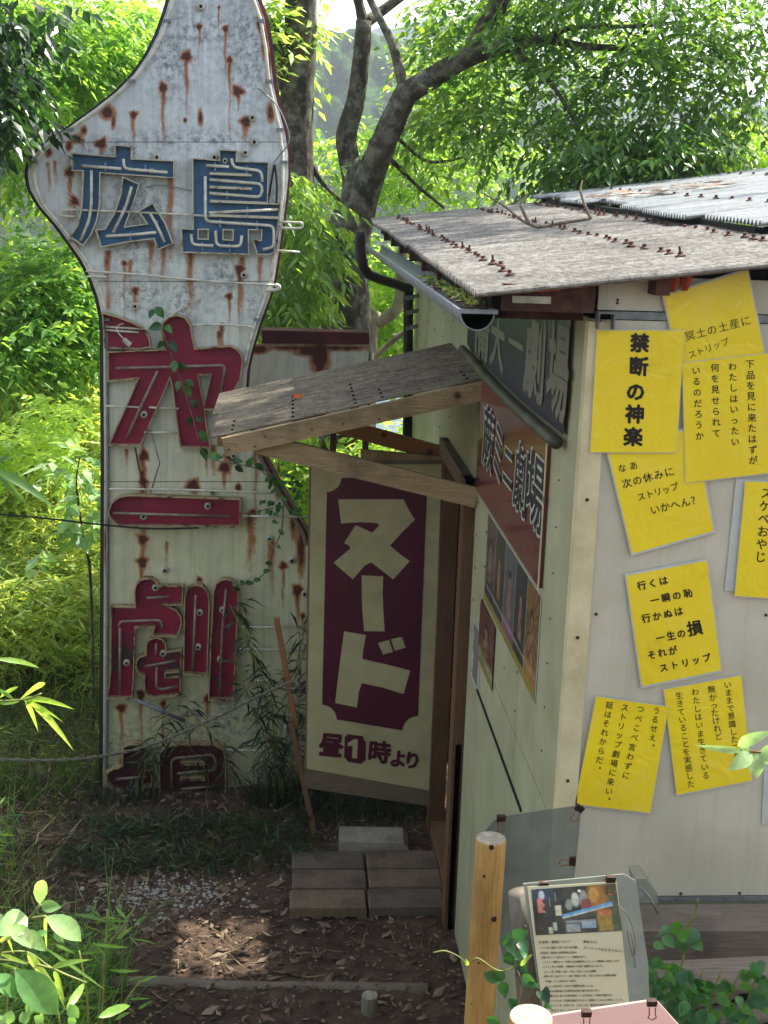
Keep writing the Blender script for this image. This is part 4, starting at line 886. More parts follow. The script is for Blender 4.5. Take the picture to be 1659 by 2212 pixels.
# the second sign body behind the first
bsg = thing('smaller_sign_panel', 'pale rusted sign panel with maroon top flange standing behind the big sign', 'sign', (.3, 8.5, 0))
BL = lambda y: 528.0; BR = lambda y: float(np.interp(y, [700, 1000], [797, 792]))
def rust2(px, py):
    r = np.zeros_like(px)
    for x, y, a, b in ((690, 770, 22, 40), (672, 758, 40, 12), (560, 755, 22, 10), (740, 752, 60, 5), (640, 752, 60, 5)): r = np.maximum(r, np.clip(1.5-np.hypot((px-x)/a, (py-y)/b), 0, 1)*.85)
    return np.maximum(r, .35*np.exp(-((py-752)/10)**2))
sign_sheet('sheet_panel', 742, 935, 8.5, bsg, BL, BR, 60, rust2)
MB().prism([(566, 713), (797, 719), (797, 744), (566, 742)], [], lambda a, b: PY(a, b, 8.47), (0, 1, 0), .2).build('top_flange', m_maroon, bsg)
for px in (560, 720, 790):
    a = PY(px, 940, 8.55); MB().box((a[0]-.02, 8.53, 0), (a[0]+.02, 8.57, a[2]+.5)).build('post', m_rust, bsg)

# ------------------------------------------------------------------ small things in the yard
def blockmesh():
    W, D, H = .39, .186, .10; P = [(0, 0)]
    for i in range(3):
        a = .035+i*.118; P += [(a, 0), (a+.004, H*.42), (a+.018, H*.52), (a+.070, H*.52), (a+.084, H*.42), (a+.088, 0)]
    P += [(W, 0), (W, H*.93), (W-.008, H), (.008, H), (0, H*.93)]
    mb = MB(); mb.prism(P, [], lambda x, z: (x, 0, z), (0, 1, 0), D); return mb
bme = blockmesh().mesh('concrete_block', m_conc)
bme2 = blockmesh().mesh('concrete_block', basic('concrete_brownish', '#645547', '#766858', 60, .9, bstr=.6, bdist=.003, dirt='#37322a', dscale=5, damt=.7))
bme3 = blockmesh().mesh('concrete_block', basic('concrete_dark', '#5c5246', '#6c6153', 60, .9, bstr=.6, bdist=.003, dirt='#3a3b2c', dscale=4, damt=.8))
bx0, by0 = PZ(626, 1958, .078)[:2]
lab = {(0, 0): 'concrete block with three open cores at the front left of the doorstep', (0, 1): 'concrete block in the middle row on the left of the doorstep', (0, 2): 'concrete block in the rear row on the left of the doorstep', (1, 0): 'concrete block at the front of the doorstep beside the hut wall', (1, 1): 'concrete block in the middle row of the doorstep beside the wall', (1, 2): 'concrete block in the rear row of the doorstep beside the wall'}
for (i, j), l in lab.items():
    o = bpy.data.objects.new('concrete_block', (bme, bme2, bme3)[(i*2+j) % 3]); o.location = (bx0+(.012 if j else 0)+i*.402, by0+j*.200+(.004 if i else 0), -.034+(0, .003, .006)[j]+random.uniform(0, .002)); o.rotation_euler = (random.uniform(-.01, .01), 0, random.uniform(-.01, .01)); link(o)
    tag(o, l, 'concrete block', 'concrete blocks laid as a doorstep')
mb = MB(); mb.prism([(0, 0), (.03, 0), (.035, .05), (.10, .05), (.11, 0), (.14, 0), (.15, .045), (.23, .045), (.24, 0), (.38, 0), (.39, .07), (.36, .105), (.0, .105)], [], lambda x, z: (x, 0, z), (0, 1, 0), .19)
o = obj('broken_block', mb.mesh('broken_block', m_conc2), loc=(PZ(731, 1835, .05)[0], PZ(731, 1835, .05)[1], -.01)); o.rotation_euler = (0, 0, -.05); tag(o, 'pale broken concrete block lying behind the doorstep', 'concrete block')
a = PZ(225, 2128, -.02); b = PZ(925, 2143, -.02)
mb = MB().tube([tuple(np.array(a)*(1-t)+np.array(b)*t+np.array([0, .01*math.sin(t*9), .004*math.sin(t*13)])) for t in np.linspace(0, 1, 12)], .038, 12, 0); o = mb.build('log_edging', m_old, smooth=True); tag(o, 'long horizontal log edging the step across the path', 'log')
def post(name, x, y, ztop, zbot, r, side, label, cat='post', lean=(0, 0)):
    mb = MB(); n = 20
    mb.tube([(x-lean[0]*1.0, y-lean[1]*1.0, zbot), (x-lean[0]*.5, y-lean[1]*.5, (zbot+ztop)/2), (x, y, ztop-.006), (x, y, ztop)], [r*1.03, r*1.01, r, r*.95], n, 0)
    mb.mi[-1] = 1; o = mb.build(name, [side, m_end], smooth=False); 
    for p in o.data.polygons: p.use_smooth = len(p.vertices) == 4
    return tag(o, label, cat)
q = PY(799, 2149, 5.25); post('stake', q[0], 5.25, q[2], -.3, .037, m_postg, 'short round timber stake on the path below the log step', 'stake')
q = PY(1061, 1810, 3.3); P1_ = q
post('log_post', q[0], 3.3, q[2], -.1, .042, m_postw, 'peeled yellow log post standing before the hut corner', 'post', (.02, 0))
lp = bpy.data.objects['log_post']
for px, py, r in ((1062, 1831, 5), (1046, 1893, 3), (1067, 1986, 6), (1022, 2168, 4.5), (1034, 2080, 2.5)):
    kx = PY(px, py, 3.26); x0 = kx[0]-q[0]; yk = 3.3-math.sqrt(max(1e-6, .0433**2-x0**2)); kx = PY(px, py, yk); s = r*.0012
    MB().tube([kx+np.array([0, .004, 0]), kx-np.array([0, .0022, 0]), kx-np.array([0, .0006, 0])], [s*1.25, s, s*.4], 10).build('knot', m_knot, lp)
q = PY(1145, 2200, 2.45); P2_ = q
post('log_post', q[0]+.002, 2.45, q[2]+.005, .4, .047, m_postw, 'sawn log post cut by the bottom edge, its pale top in sun', 'post')
q = PY(1140, 1935, 3.0)
mb = MB().tube([PY(1128, 1925, 3.0), PY(1140, 2010, 2.98), PY(1165, 2260, 2.9)], [.036, .042, .045], 14); o = mb.build('old_log', m_postg, smooth=True); tag(o, 'grey weathered log leaning behind the info sheet', 'log')
# leaning stake against the door
mb = MB().bar(PY(597, 1335, 7.25), PY(640, 1572, 7.18), .03, .04, (0, 1, 0)); o = mb.build('leaning_batten', m_woodred); tag(o, 'reddish batten leaning between the big sign and the door', 'batten')
mb = MB().bar(PY(628, 1560, 7.12), PZ(682, 1812, 0), .03, .04, (0, 1, 0)); o = mb.build('door_prop', m_woodz); tag(o, 'slanting timber prop at the door foot behind the blocks', 'prop')
# rope
rp = catmull([PY(-40, 1640, 6.2), PY(150, 1641, 6.4), PY(300, 1617, 6.7), PY(440, 1562, 6.9), PY(550, 1508, 7.05), PY(652, 1462, 7.12)], 20); mb = MB()
for ph in (0, math.pi):
    mb.tube([np.array(p)+np.array([0, .006*math.cos(i*.9+ph), .005*math.sin(i*.9+ph)]) for i, p in enumerate(rp)], .0048, 6)
o = mb.build('rope', m_rope, smooth=True); tag(o, 'twisted white rope sagging across the lower part of the sign', 'rope')
mb = MB(); kc = np.array(PY(648, 1478, 7.1))
for i in range(7):
    mb.tube([kc+RNG.normal(0, .03, 3)*[1, .4, 1] for _ in range(5)], .008, 6)
mb.build('rope_knot', m_rope, o, smooth=True)
mb = MB().tube(catmull([PY(-30, 1108, 7.3), PY(100, 1120, 7.35), PY(226, 1134, 7.45), PY(330, 1142, 7.5), PY(430, 1140, 7.52)], 6), .006, 6); o = mb.build('dark_wire', m_cable, smooth=True); tag(o, 'thin dark wire stretched across the yard to the big sign', 'wire')
# sleeper and rubble in front of the hut
MB().box((1.06, 3.60, 1.235), (3.4, 3.76, 1.385)).build('sill', m_old)
o = bpy.data.objects['sill']; o.name = 'timber_sleeper'; tag(o, 'weathered timber sleeper lying along the foot of the white wall', 'sleeper')
for i, (px, py, L_, r) in enumerate(((1560, 2110, .8, .05), (1480, 2150, .3, .04), (1610, 2190, .3, .035))):
    a = PY(px, py, 3.35); o = MB().tube([a-np.array([L_/2, .02, 0]), a, a+np.array([L_/2, .03, .01])], [r, r*1.05, r*.9], 10).build('rotten_log', m_old, smooth=True)
    tag(o, ('large rotten log under the sleeper at the right edge', 'short rotten log among the creeper leaves', 'small rotten log at the lower right corner')[i], 'log')

# acrylic panel with clips, info sheet, pink board
def clip(px, py, y, parent, ang=0, mat=None, s=1.0):
    c = Vector(PY(px, py, y)); R = Matrix.Rotation(ang, 3, 'Y'); mb = MB(); w_, h_ = .022*s, .016*s
    def T(p): return tuple(c+R@Vector(p))
    mb.hexa([T(p) for p in ((-w_/2, -.006, 0), (w_/2, -.006, 0), (w_/2, .008, 0), (-w_/2, .008, 0), (-w_/2, -.002, -h_), (w_/2, -.002, -h_), (w_/2, .004, -h_), (-w_/2, .004, -h_))])
    for sx in (-1, 1): mb.tube([T((sx*.007*s, -.005, -h_)), T((sx*.007*s, -.009, -h_-.016*s)), T((sx*.010*s, -.009, -h_-.022*s)), T((0, -.009, -h_-.028*s))], .0014, 5, 1)
    return mb.build('binder_clip', [m_clip, m_clipr], parent)
ap = thing('acrylic_panel', 'dirty grey clear panel clipped behind the tall log post', 'panel', PY(1160, 2010, 3.45))
MB().prism([(1048, 1794), (1062, 1778), (1080, 1766), (1170, 1752), (1257, 1740), (1249, 1820), (1240, 1900), (1226, 1990), (1160, 2040), (1088, 2080), (1070, 1990)], [], lambda a, b: PN(a, b, PY(1160, 1760, 3.45), np.array([.1, -1, .3])), (0, 1, 0), .004).build('sheet', m_acryl, ap)
clip(1083, 1762, 3.43, ap, 0, s=1.15); clip(1255, 1741, 3.43, ap, .5, s=1.15); clip(1243, 1861, 3.33, ap, 1.6, s=1.1)
z6 = lambda x, y: (830+x/2, 1474.3+y/2)
ip = thing('info_board', 'acrylic board holding a printed sheet about the theatre with a photograph', 'notice board', PY(1260, 2150, 2.95))
IN = np.array([.05, -1, .36]); IN = IN/np.linalg.norm(IN); IP0 = PY(1250, 1890, 2.95)
ipl = lambda d: (lambda a, b: PN(a, b, IP0+IN*d, IN))
MB().prism([z6(600, 870), z6(1035, 828), z6(1088, 858), z6(1140, 1215), z6(1150, 1480), z6(690, 1480)], [], ipl(0), (0, 1, 0), .004).build('backing', m_acrylc, ip)
MB().prism([z6(618, 883), z6(1005, 860), z6(1068, 1475), z6(693, 1475)], [], ipl(.003), (0, 1, 0), .001).build('printed_sheet', m_paper, ip)
def photo(u, v):   # street at night: lit signs, a pale blue awning, an orange doorway
    N2 = lambda f, s=0: float(vn(np.float64(u*f+s), np.float64(v*f*.7), s))
    n = N2(14)*.4+N2(37, 2)*.35+N2(80, 4)*.25
    st = lambda x, w=.02: float(ss(-w, w, x)); box = lambda x0, x1, y0, y1, w=.012: st(u-x0, w)*st(x1-u, w)*st(v-y0, w)*st(y1-v, w)
    ell = lambda cx, cy, a, b: st(1-((u-cx)/a)**2-((v-cy)/b)**2, .5)
    c = np.array(rgb('#2a281e'))*(.4+1.3*n)
    def lay(m, h, k=1.0):
        nonlocal c; c = c*(1-m*k)+np.array(rgb(h))*(.5+n)*m*k
    lay(box(.0, .25, .0, .25), '#27384a'); lay(box(.66, .9, .0, .6, .04), '#a06c28', .9); lay(box(.86, 1.0, 0, 1, .02), '#4e5a3c', .7)
    lay(ell(.05+.06, .14, .035, .10), '#b9c4cc'); lay(box(.055, .125+.015*math.sin(v*40), .2, .52, .006), '#c2766c')
    lay(ell(.50, .28, .045, .15), '#c9cbb8', .9); lay(ell(.42, .38, .04, .12), '#9ba093', .7); lay(ell(.60, .30, .05, .2), '#a8a79a', .7); lay(ell(.62, .40, .06, .14), '#7e2f30', .9); lay(ell(.56, .10, .018, .03), '#e0e0d0')
    lay(ell(.72, .2, .06, .16), '#c99a48', .6)
    l = .63-.36*(u-.33); m = st(u-.33)*st(.93-u)
    lay(m*st(v-l+.045, .01)*st(l+.02-v, .01), '#5f9cc8'); lay(m*st(v-l-.02, .01)*st(l+.045-v, .01), '#d5d2bc'); lay(m*st(v-l-.045, .01)*st(l+.14-v, .02), '#4a423c', .8)
    lay(box(.255, .325, .38, .60, .008), '#c9c4a4'); lay(box(.36, .52, .80, .97), '#8f9692'); lay(box(.54, .71, .76, .90), '#8aa0ae')
    lay(box(.36, .71, .72, .78), '#9da4a4', .6); lay(box(.73, .90, .62, .98, .02), '#93782c'); lay(box(.74, .90, .52, .64, .02), '#b0653c')
    lay(box(.21, .255, .74, .92, .006), '#9aa79a'); lay(box(.155, .20, .84, .98, .006), '#b5b493'); lay(box(.27, .275, .1, .3, .003), '#d0d6cc'); lay(box(.20, .204, .2, .4, .003), '#b7c0b4')
    return tuple(np.clip(c, 0, 1))
qp = [z6(635, 895), z6(1000, 869), z6(1028, 1073), z6(655, 1092)]
colgrid('printed_photo', [ipl(.0042)(*p) for p in qp], 130, 80, photo, m_print, ip)
c5 = lambda x, y: (1078.3+x*.2167, 1824.9+y*.2167)
mb = MB()
txt = [('広島第一劇場について', 970, 400, 700, 30), ('1975年（昭和50年）8月1日に開館。', 1028, 405, 790, 24), ('広島第一劇場の営業開始当時は', 1078, 412, 762, 24), ('全国に約200軒のストリップ劇場があり、', 1124, 420, 870, 23), ('1985（昭和60）年頃には広島県内にストリップ劇場は4軒あったが、', 1170, 428, 1205, 24), ('2021年4月現在、中国地方では第一劇場のみとなった。', 1217, 435, 1045, 24), ('2017年（平成29年）1月31日にいったんは閉館。', 1268, 442, 975, 24), ('同年4月1日より2018年（平成30年）2月20日までの営業を再開。', 1312, 448, 1175, 24), ('その後、2018年5月31日まで、', 1362, 460, 775, 24), ('2018年8月31日までと期間を延長している。', 1412, 468, 945, 24), ('これは地権者の土地利用計画の進行状況に伴い、', 1460, 476, 1015, 24), ('劇場に対し新たな借地契約（3か月単位）が順次提案され、', 1508, 482, 1140, 24), ('いつでも永く営業を継続できるよう要請したためと告知している。', 1556, 500, 1240, 24), ('2020年（令和2年）5月20日、最後の公演が行われ営業を', 1604, 510, 1180, 24), ('展示されているのは看板の一部', 1652, 520, 900, 24)]
for s, cy, xa, xb, size in txt:
    sl_ = -.04; text_run(mb, s, c5(xa+10, cy), c5(xb, cy+(xb-xa)*sl_*.4), size*.2167, ipl(.0048), False, .02)
text_run(mb, '集結セヨ！', c5(855, 965), c5(985, 972), 6.3, ipl(.0048), False, .02); text_run(mb, 'ストリップは止まらない！', c5(855, 1026), c5(1235, 1060), 6.6, ipl(.0048), False, .02)
mb.build('printed_text', m_greytxt, ip)
clip(*z6(690, 862), 2.94, ip, s=1.05); clip(*z6(980, 838), 2.94, ip, s=1.05)
pk = thing('pink_board', 'sunlit pink board with binder clips at the bottom edge', 'board', PY(1350, 2200, 2.35))
MB().prism([z6(728, 1440), z6(950, 1405), z6(1175, 1372), z6(1290, 1500), z6(1290, 1640), z6(730, 1640)], [], lambda a, b: PN(a, b, PY(1150, 2190, 2.38), np.array([0, -1, .5])), (0, 1, 0), .006).build('sheet', m_pink, pk)
clip(*z6(875, 1418), 2.34, pk, s=.9); clip(*z6(1158, 1372), 2.34, pk, s=.9)
# plastic tray and hook beside the info board
mb = MB(); mb.prism([z6(1085, 850), z6(1130, 848), z6(1182, 915), z6(1182, 955), z6(1098, 950)], [], lambda a, b: PY(a, b, 3.3), (0, 1, 0), .08); o = mb.build('plastic_tray', m_acrylc); tag(o, 'cloudy plastic tray corner behind the info board', 'tray')
o = MB().tube([PY(*z6(1100, 882), 3.25), PY(*z6(1145, 925), 3.24), PY(*z6(1185, 1000), 3.23)], .004, 6).build('wire_hook', m_galv, smooth=True); tag(o, 'bent steel wire hook resting on the plastic tray', 'hook')
# ------------------------------------------------------------------ vegetation
def unit(a): return a/np.maximum(np.linalg.norm(a, axis=-1, keepdims=True), 1e-9)
PATCH = np.array([-.30, 5.80, 0]); SUNV = np.array(SUN)
def keep_beam(p, r=.34):
    d = p-PATCH; t = d@SUNV; q = d-t[:, None]*SUNV; return np.linalg.norm(q, axis=1) > r
def leaves(P, D, N, L, W, fold=.12, curl=.15):
    """P base, D direction, N normal, L length, W width (arrays) -> 5 vertices, 4 triangles a leaf"""
    S = unit(np.cross(D, N)); N = unit(np.cross(S, D)); L = L[:, None]; W = W[:, None]
    m = P+D*L*.45-N*W*fold; l = P+D*L*.42+S*W*.5; r = P+D*L*.42-S*W*.5; t = P+D*L-np.array([0, 0, 1])*L*curl
    n = len(P); V = np.stack([P, l, m, r, t], 1).reshape(-1, 3); b = (np.arange(n)*5)[:, None]
    F = np.concatenate([b+np.array([0, 2, 1]), b+np.array([0, 3, 2]), b+np.array([1, 2, 4]), b+np.array([2, 3, 4])], 0)
    return V, F
def spray(cl, ntw, per=8, ll=.10, lw=.045, tw=.35, droop=.25, up=.75, spread=.8, beam=True, vb=0.0, shell=.45, clump=0):
    """cl: list of (centre, radii, weight). Twigs in ellipsoids, leaves alternate along them."""
    C = np.array([c[0] for c in cl]); R = np.array([c[1] for c in cl]); wt = np.array([c[2]*c[1][0]*c[1][2] for c in cl]); wt = wt/wt.sum()
    if clump:      # break the masses into separate leafy boughs with air between them
        kk = RNG.choice(len(cl), clump, p=wt); uu = unit(RNG.normal(size=(clump, 3)))*RNG.random((clump, 1))**.45
        C = C[kk]+uu*R[kk]; R = np.stack([.16+.22*RNG.random(clump), .16+.2*RNG.random(clump), .08+.12*RNG.random(clump)], 1); wt = R[:, 0]**2; wt = wt/wt.sum(); CT = RNG.random(clump)
        cl = [0]*clump
    else: CT = None
    k = RNG.choice(len(cl), ntw, p=wt); u = unit(RNG.normal(size=(ntw, 3))); rad = (shell+(1-shell)*RNG.random(ntw)**.6)[:, None]
    p = C[k]+u*R[k]*rad
    if beam: m = keep_beam(p, .38+tw*1.1+ll); p = p[m]; u = u[m]; k = k[m]
    n = len(p); d = unit(u*np.array([1, 1, .35])+RNG.normal(0, .45, (n, 3))-np.array([0, 0, droop]))
    tv = RNG.random(n) if CT is None else np.clip(CT[k]*.8+.4*(RNG.random(n)-.3), 0, 1)
    t = np.linspace(.1, 1, per); P = (p[:, None, :]+d[:, None, :]*(t*tw)[None, :, None]*(.7+.6*RNG.random((n, 1, 1)))-np.array([0, 0, 1])*(t**2*tw*.25)[None, :, None])
    side = unit(np.cross(d, np.array([0, 0, 1.0])))
    sg = np.where(np.arange(per) % 2 == 0, 1, -1)
    D = unit(d[:, None, :]*.6+side[:, None, :]*sg[None, :, None]*spread+RNG.normal(0, .28, (n, per, 3))-np.array([0, 0, droop]))
    N = unit(np.array([0, 0, up])+RNG.normal(0, .38, (n, per, 3)))
    s = .6+.6*RNG.random((n, per)); V, F = leaves(P.reshape(-1, 3), D.reshape(-1, 3), N.reshape(-1, 3), (ll*s).ravel(), (lw*s).ravel())
    v = np.clip(vb+.25+.5*tv[:, None]+.3*(RNG.random((n, per))-.5), 0, 1).ravel()
    return V, F, np.repeat(v, 5)
def leafobj(name, parts, mat, parent=None, kind='stuff'):
    Vs, Fs, vs = [], [], []; o = 0
    for V, F, v in parts: Vs.append(V); Fs += (F+o).tolist(); vs.append(v); o += len(V)
    ob = add(name, np.concatenate(Vs), Fs, mat, parent, attrs={'v': np.concatenate(vs)})
    if kind: ob['kind'] = kind
    return ob
def cl(px, py, y, rx, rz_, ry=.6, wgt=1.0):
    c = PY(px, py, y); s = np.linalg.norm(c-EYE)/FOC; return (c, (rx*s, ry, rz_*s), wgt)
def limb(mb, pts, n=10):
    P = []; R = []
    for px, py, y, wd in pts: c = PY(px, py, y); P.append(c); R.append(wd/2*np.linalg.norm(c-EYE)/FOC)
    Q = catmull(P, 5); RR_ = np.interp(np.linspace(0, len(P)-1, len(Q)), range(len(P)), R)
    wob = 1+.06*(RNG.random(len(Q))-.5)
    mb.tube(Q, list(RR_*wob), n)
def tree(name, label, limbs, bark, groups, mat, cat='tree', base=None, grp=None, subs=()):
    t = thing(name, label, cat, base if base is not None else PY(limbs[0][0][0], limbs[0][0][1], limbs[0][0][2]), grp)
    mb = MB(); limb(mb, limbs[0], 14); mb.build('trunk', bark, t, smooth=True)
    for q in limbs[1:]: mb = MB(); limb(mb, q, 10); mb.build('branch', bark, t, smooth=True)
    leafobj('crown', groups, mat, t)
    for nm, g, m in subs: leafobj(nm, g, m, t)
    return t
def gnd(px, y): x = PY(px, 1000, y)[0]; return (x, y, gzp(x, y))
def pxg(px, y):   # pixel row of the ground at that column and depth
    x = PY(px, 1000, y)[0]; z = gzp(x, y)-.1; q = RW.T@(np.array([x, y, z])-EYE); return CYP-FOC*q[1]/q[2]

yA = 10.5
limbsA = [[(760, pxg(760, yA), yA, 150), (750, 900, yA, 124), (745, 715, yA, 116), (742, 600, yA, 104), (750, 520, yA, 96), (765, 465, yA, 88)],
    [(752, 520, yA, 62), (764, 400, yA+.1, 50), (748, 300, yA+.2, 46), (768, 220, yA+.2, 40), (780, 130, yA+.2, 36), (786, 45, yA+.2, 34)],
    [(786, 55, yA+.2, 26), (776, 10, yA+.2, 20), (757, -60, yA+.2, 18)], [(788, 50, yA+.2, 24), (830, 20, yA+.3, 20), (890, -25, yA+.3, 17)],
    [(768, 480, yA, 76), (800, 380, yA-.1, 62), (832, 300, yA-.2, 56), (866, 225, yA-.2, 52), (884, 192, yA-.2, 52)],
    [(874, 205, yA-.2, 30), (868, 170, yA-.2, 24), (845, 90, yA-.1, 18), (800, 0, yA, 15), (790, -50, yA, 12)],
    [(880, 200, yA-.2, 50), (950, 158, yA-.3, 44), (1010, 124, yA-.5, 40), (1100, 98, yA-.6, 28), (1178, 84, yA-.7, 22), (1260, 100, yA-.8, 15), (1400, 108, yA-1, 11), (1540, 136, yA-1.1, 7)],
    [(1005, 130, yA-.5, 34), (1045, 70, yA-.5, 44), (1072, 20, yA-.6, 42), (1100, -60, yA-.7, 38)],
    [(1178, 84, yA-.7, 14), (1240, 60, yA-.8, 10), (1400, 55, yA-1, 8), (1600, 30, yA-1, 6)],
    [(860, 300, yA+.2, 8), (930, 350, yA+.5, 7), (1040, 330, yA+.8, 5)], [(1100, 98, yA-.6, 12), (1190, 180, yA-.9, 9), (1260, 290, yA-1.1, 6), (1330, 350, yA-1.2, 4)], [(820, 320, yA, 12), (900, 400, yA+.2, 8), (960, 450, yA+.3, 5)]]
gA = [spray([cl(1150, 230, 9.8, 110, 90), cl(1250, 130, 9.6, 140, 90), cl(1410, 85, 9.4, 160, 80), cl(1560, 60, 9.2, 140, 80), cl(1600, 185, 9.4, 90, 50), cl(1350, 215, 9.5, 130, 70), cl(1210, 60, 10, 110, 60), cl(1480, 10, 9.5, 200, 60), cl(1300, -30, 9.8, 250, 60)], 900, 9, .088, .038, .32, vb=.1, clump=95),
      spray([cl(1280, 320, 9.3, 100, 60), cl(1400, 330, 9.2, 85, 60), cl(1340, 372, 9.1, 100, 36), cl(1480, 265, 9.2, 75, 50), cl(1440, 365, 9.2, 60, 34)], 640, 9, .085, .035, .30, .45, clump=46),
      spray([cl(990, 110, 10.8, 50, 40), cl(1000, 20, 10.8, 80, 40), cl(950, 270, 11, 60, 40), cl(1000, 225, 10.8, 70, 34), cl(1120, 20, 10.4, 60, 60)], 420, 8, .10, .044, .34, vb=.2)]
gA2 = [spray([cl(880, 350, 12.5, 60, 50), cl(950, 390, 12.2, 80, 34), cl(1060, 330, 12.5, 90, 40), cl(1090, 405, 12, 100, 24), cl(715, 330, 13, 44, 50), cl(800, 300, 13, 30, 40), cl(690, 400, 12.5, 50, 40), cl(960, 150, 13, 60, 50), cl(1010, 190, 13, 60, 40), cl(1250, 60, 12, 120, 50)], 860, 8, .092, .040, .34, vb=.2, clump=70)]
# the crown carries on above and beside the picture, and throws the dappled shade on the roofs
over = [((2.5, 10.0, 7.0), (2.2, 1.0, .8), .7), ((4.6, 8.9, 8.6), (1.5, .9, .9), .9), ((3.6, 8.2, 8.8), (1.0, .8, .7), .9), ((3.7, 8.9, 7.2), (1.3, .7, .6), 1.2), ((6.0, 9.2, 7.4), (1.4, 1.0, .9), .8)]
gA.append(spray(over, 1300, 8, .12, .055, .35, clump=90))
tree('broadleaf_tree', 'dark forked tree behind the hut with long limbs reaching right over the roofs', limbsA, m_bark, gA, m_lf_tree, subs=(('sunlit_foliage', gA2, m_lf_lite),))  # sunlit_foliage: sunlight put into the colour by the paler leaf
yB = 11
limbsB = [[(648, pxg(648, yB), yB, 96), (646, 700, yB, 84), (641, 400, yB, 74), (640, 250, yB, 70), (648, 120, yB, 66), (650, 0, yB, 64), (652, -120, yB, 60)], [(625, 190, yB, 44), (606, 110, yB, 40), (582, 66, yB, 34), (556, 20, yB, 30), (520, -60, yB, 26)],
    [(665, 340, yB, 14), (700, 400, yB, 10), (760, 455, yB, 7)], [(670, 90, yB, 8), (688, 84, yB, 5)]]
gB = [spray([cl(600, 40, 11.4, 40, 50), cl(580, 120, 11.4, 24, 50), cl(690, 70, 11.6, 20, 20)], 160, 8, .11, .048, .36, vb=.3), spray([((-.6, 10.6, 6.6), (1.4, 1.0, .7), 1)], 300, 8, .13, .055, .5)]
gBd = [spray([cl(648, 420, 9.7, 30, 50, .3), cl(655, 500, 9.7, 34, 60, .3), cl(632, 580, 9.6, 34, 60, .3), cl(612, 650, 9.6, 30, 50, .3), cl(640, 650, 9.7, 24, 46, .3)], 300, 8, .115, .04, .3, .6, beam=False, vb=.35)]
tree('straight_tree', 'straight grey trunked tree rising close behind the right edge of the big sign', limbsB, m_bark, gB, m_lf_lite, subs=(('drooping_foliage', gBd, m_lf_tree),))
# left trees
limC = [[(-40, pxg(-40, 13), 13, 60), (-30, 700, 13, 50), (-20, 400, 13, 44), (10, 100, 13, 36)], [(-20, 560, 12.6, 20), (60, 590, 12.4, 12), (110, 608, 12.3, 8), (195, 612, 12.2, 5)], [(10, 290, 12.4, 14), (110, 300, 12.3, 9), (210, 330, 12.2, 5)], [(0, 250, 13, 14), (60, 205, 12.8, 9), (140, 208, 12.6, 7), (210, 232, 12.5, 5)]]
gC = [spray([cl(60, 60, 12.5, 80, 70), cl(170, 60, 12.6, 90, 60), cl(290, 30, 12.8, 80, 60), cl(130, 150, 12.2, 90, 50), cl(250, 130, 12.6, 80, 55), cl(60, 300, 12, 70, 50), cl(110, 350, 12, 60, 40), cl(20, 190, 12, 60, 60), cl(330, 90, 12.6, 40, 60), cl(-60, 100, 12, 100, 120)], 2100, 8, .10, .044, .34, vb=.05, clump=95),
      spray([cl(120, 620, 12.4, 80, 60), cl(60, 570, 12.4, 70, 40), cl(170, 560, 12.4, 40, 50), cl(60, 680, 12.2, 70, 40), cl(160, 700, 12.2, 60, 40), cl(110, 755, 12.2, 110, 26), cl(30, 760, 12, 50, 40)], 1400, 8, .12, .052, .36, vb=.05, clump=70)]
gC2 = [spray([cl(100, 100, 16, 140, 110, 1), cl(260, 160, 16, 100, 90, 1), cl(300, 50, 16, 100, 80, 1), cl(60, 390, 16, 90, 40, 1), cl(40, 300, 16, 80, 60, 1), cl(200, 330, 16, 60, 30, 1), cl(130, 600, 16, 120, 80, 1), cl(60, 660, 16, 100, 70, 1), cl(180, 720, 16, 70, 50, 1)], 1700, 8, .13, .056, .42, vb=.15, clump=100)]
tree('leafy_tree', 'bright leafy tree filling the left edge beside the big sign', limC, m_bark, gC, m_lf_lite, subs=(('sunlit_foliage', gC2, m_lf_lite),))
limD = [[(-60, pxg(-60, 7.6) , 7.6, 40), (-70, 900, 7.6, 36), (-60, 300, 7.5, 30), (-40, 0, 7.4, 24)], [(-50, 60, 7.4, 12), (0, 60, 7.3, 8), (60, 90, 7.2, 4)], [(-50, 260, 7.4, 12), (0, 270, 7.3, 7), (50, 300, 7.2, 4)]]
gD = [spray([cl(-5, 50, 7.2, 40, 40, .3), cl(5, 140, 7.2, 36, 50, .3), cl(0, 230, 7.2, 40, 40, .3), cl(70, 10, 7.3, 70, 16, .3), cl(40, 250, 7.3, 40, 26, .3), cl(-60, 150, 7.3, 60, 150, .4)], 230, 6, .10, .046, .2, .5, beam=False)]
tree('overhanging_tree', 'dark glossy leaved bough hanging in at the top left corner', limD, m_bark, gD, m_lf_dark)
# curved pale branch behind the downpipe, and understorey behind
limE = [[(790, pxg(790, 12), 12, 40), (800, 730, 12, 30), (822, 695, 12, 27), (856, 668, 12, 26), (868, 620, 12, 26), (866, 560, 12, 24), (880, 500, 12, 18)], [(800, 780, 11.6, 12), (850, 735, 11.6, 12), (900, 700, 11.6, 9)], [(796, 640, 11.5, 7), (797, 760, 11.5, 8), (792, 900, 11.5, 8)]]
gE = [spray([cl(845, 640, 13, 60, 60), cl(860, 730, 13, 50, 50), cl(830, 560, 13, 50, 40), cl(640, 700, 13, 60, 40), cl(690, 690, 13.4, 40, 40)], 800, 8, .12, .055, .4, vb=.25)]
tree('pale_curved_tree', 'small tree with a pale curved stem behind the black downpipe', limE, m_barkl, gE, m_lf_lite)
limF = [[(1640, pxg(1640, 11) , 11, 20), (1630, 450, 11, 12), (1620, 340, 11, 8), (1600, 290, 11, 5)]]
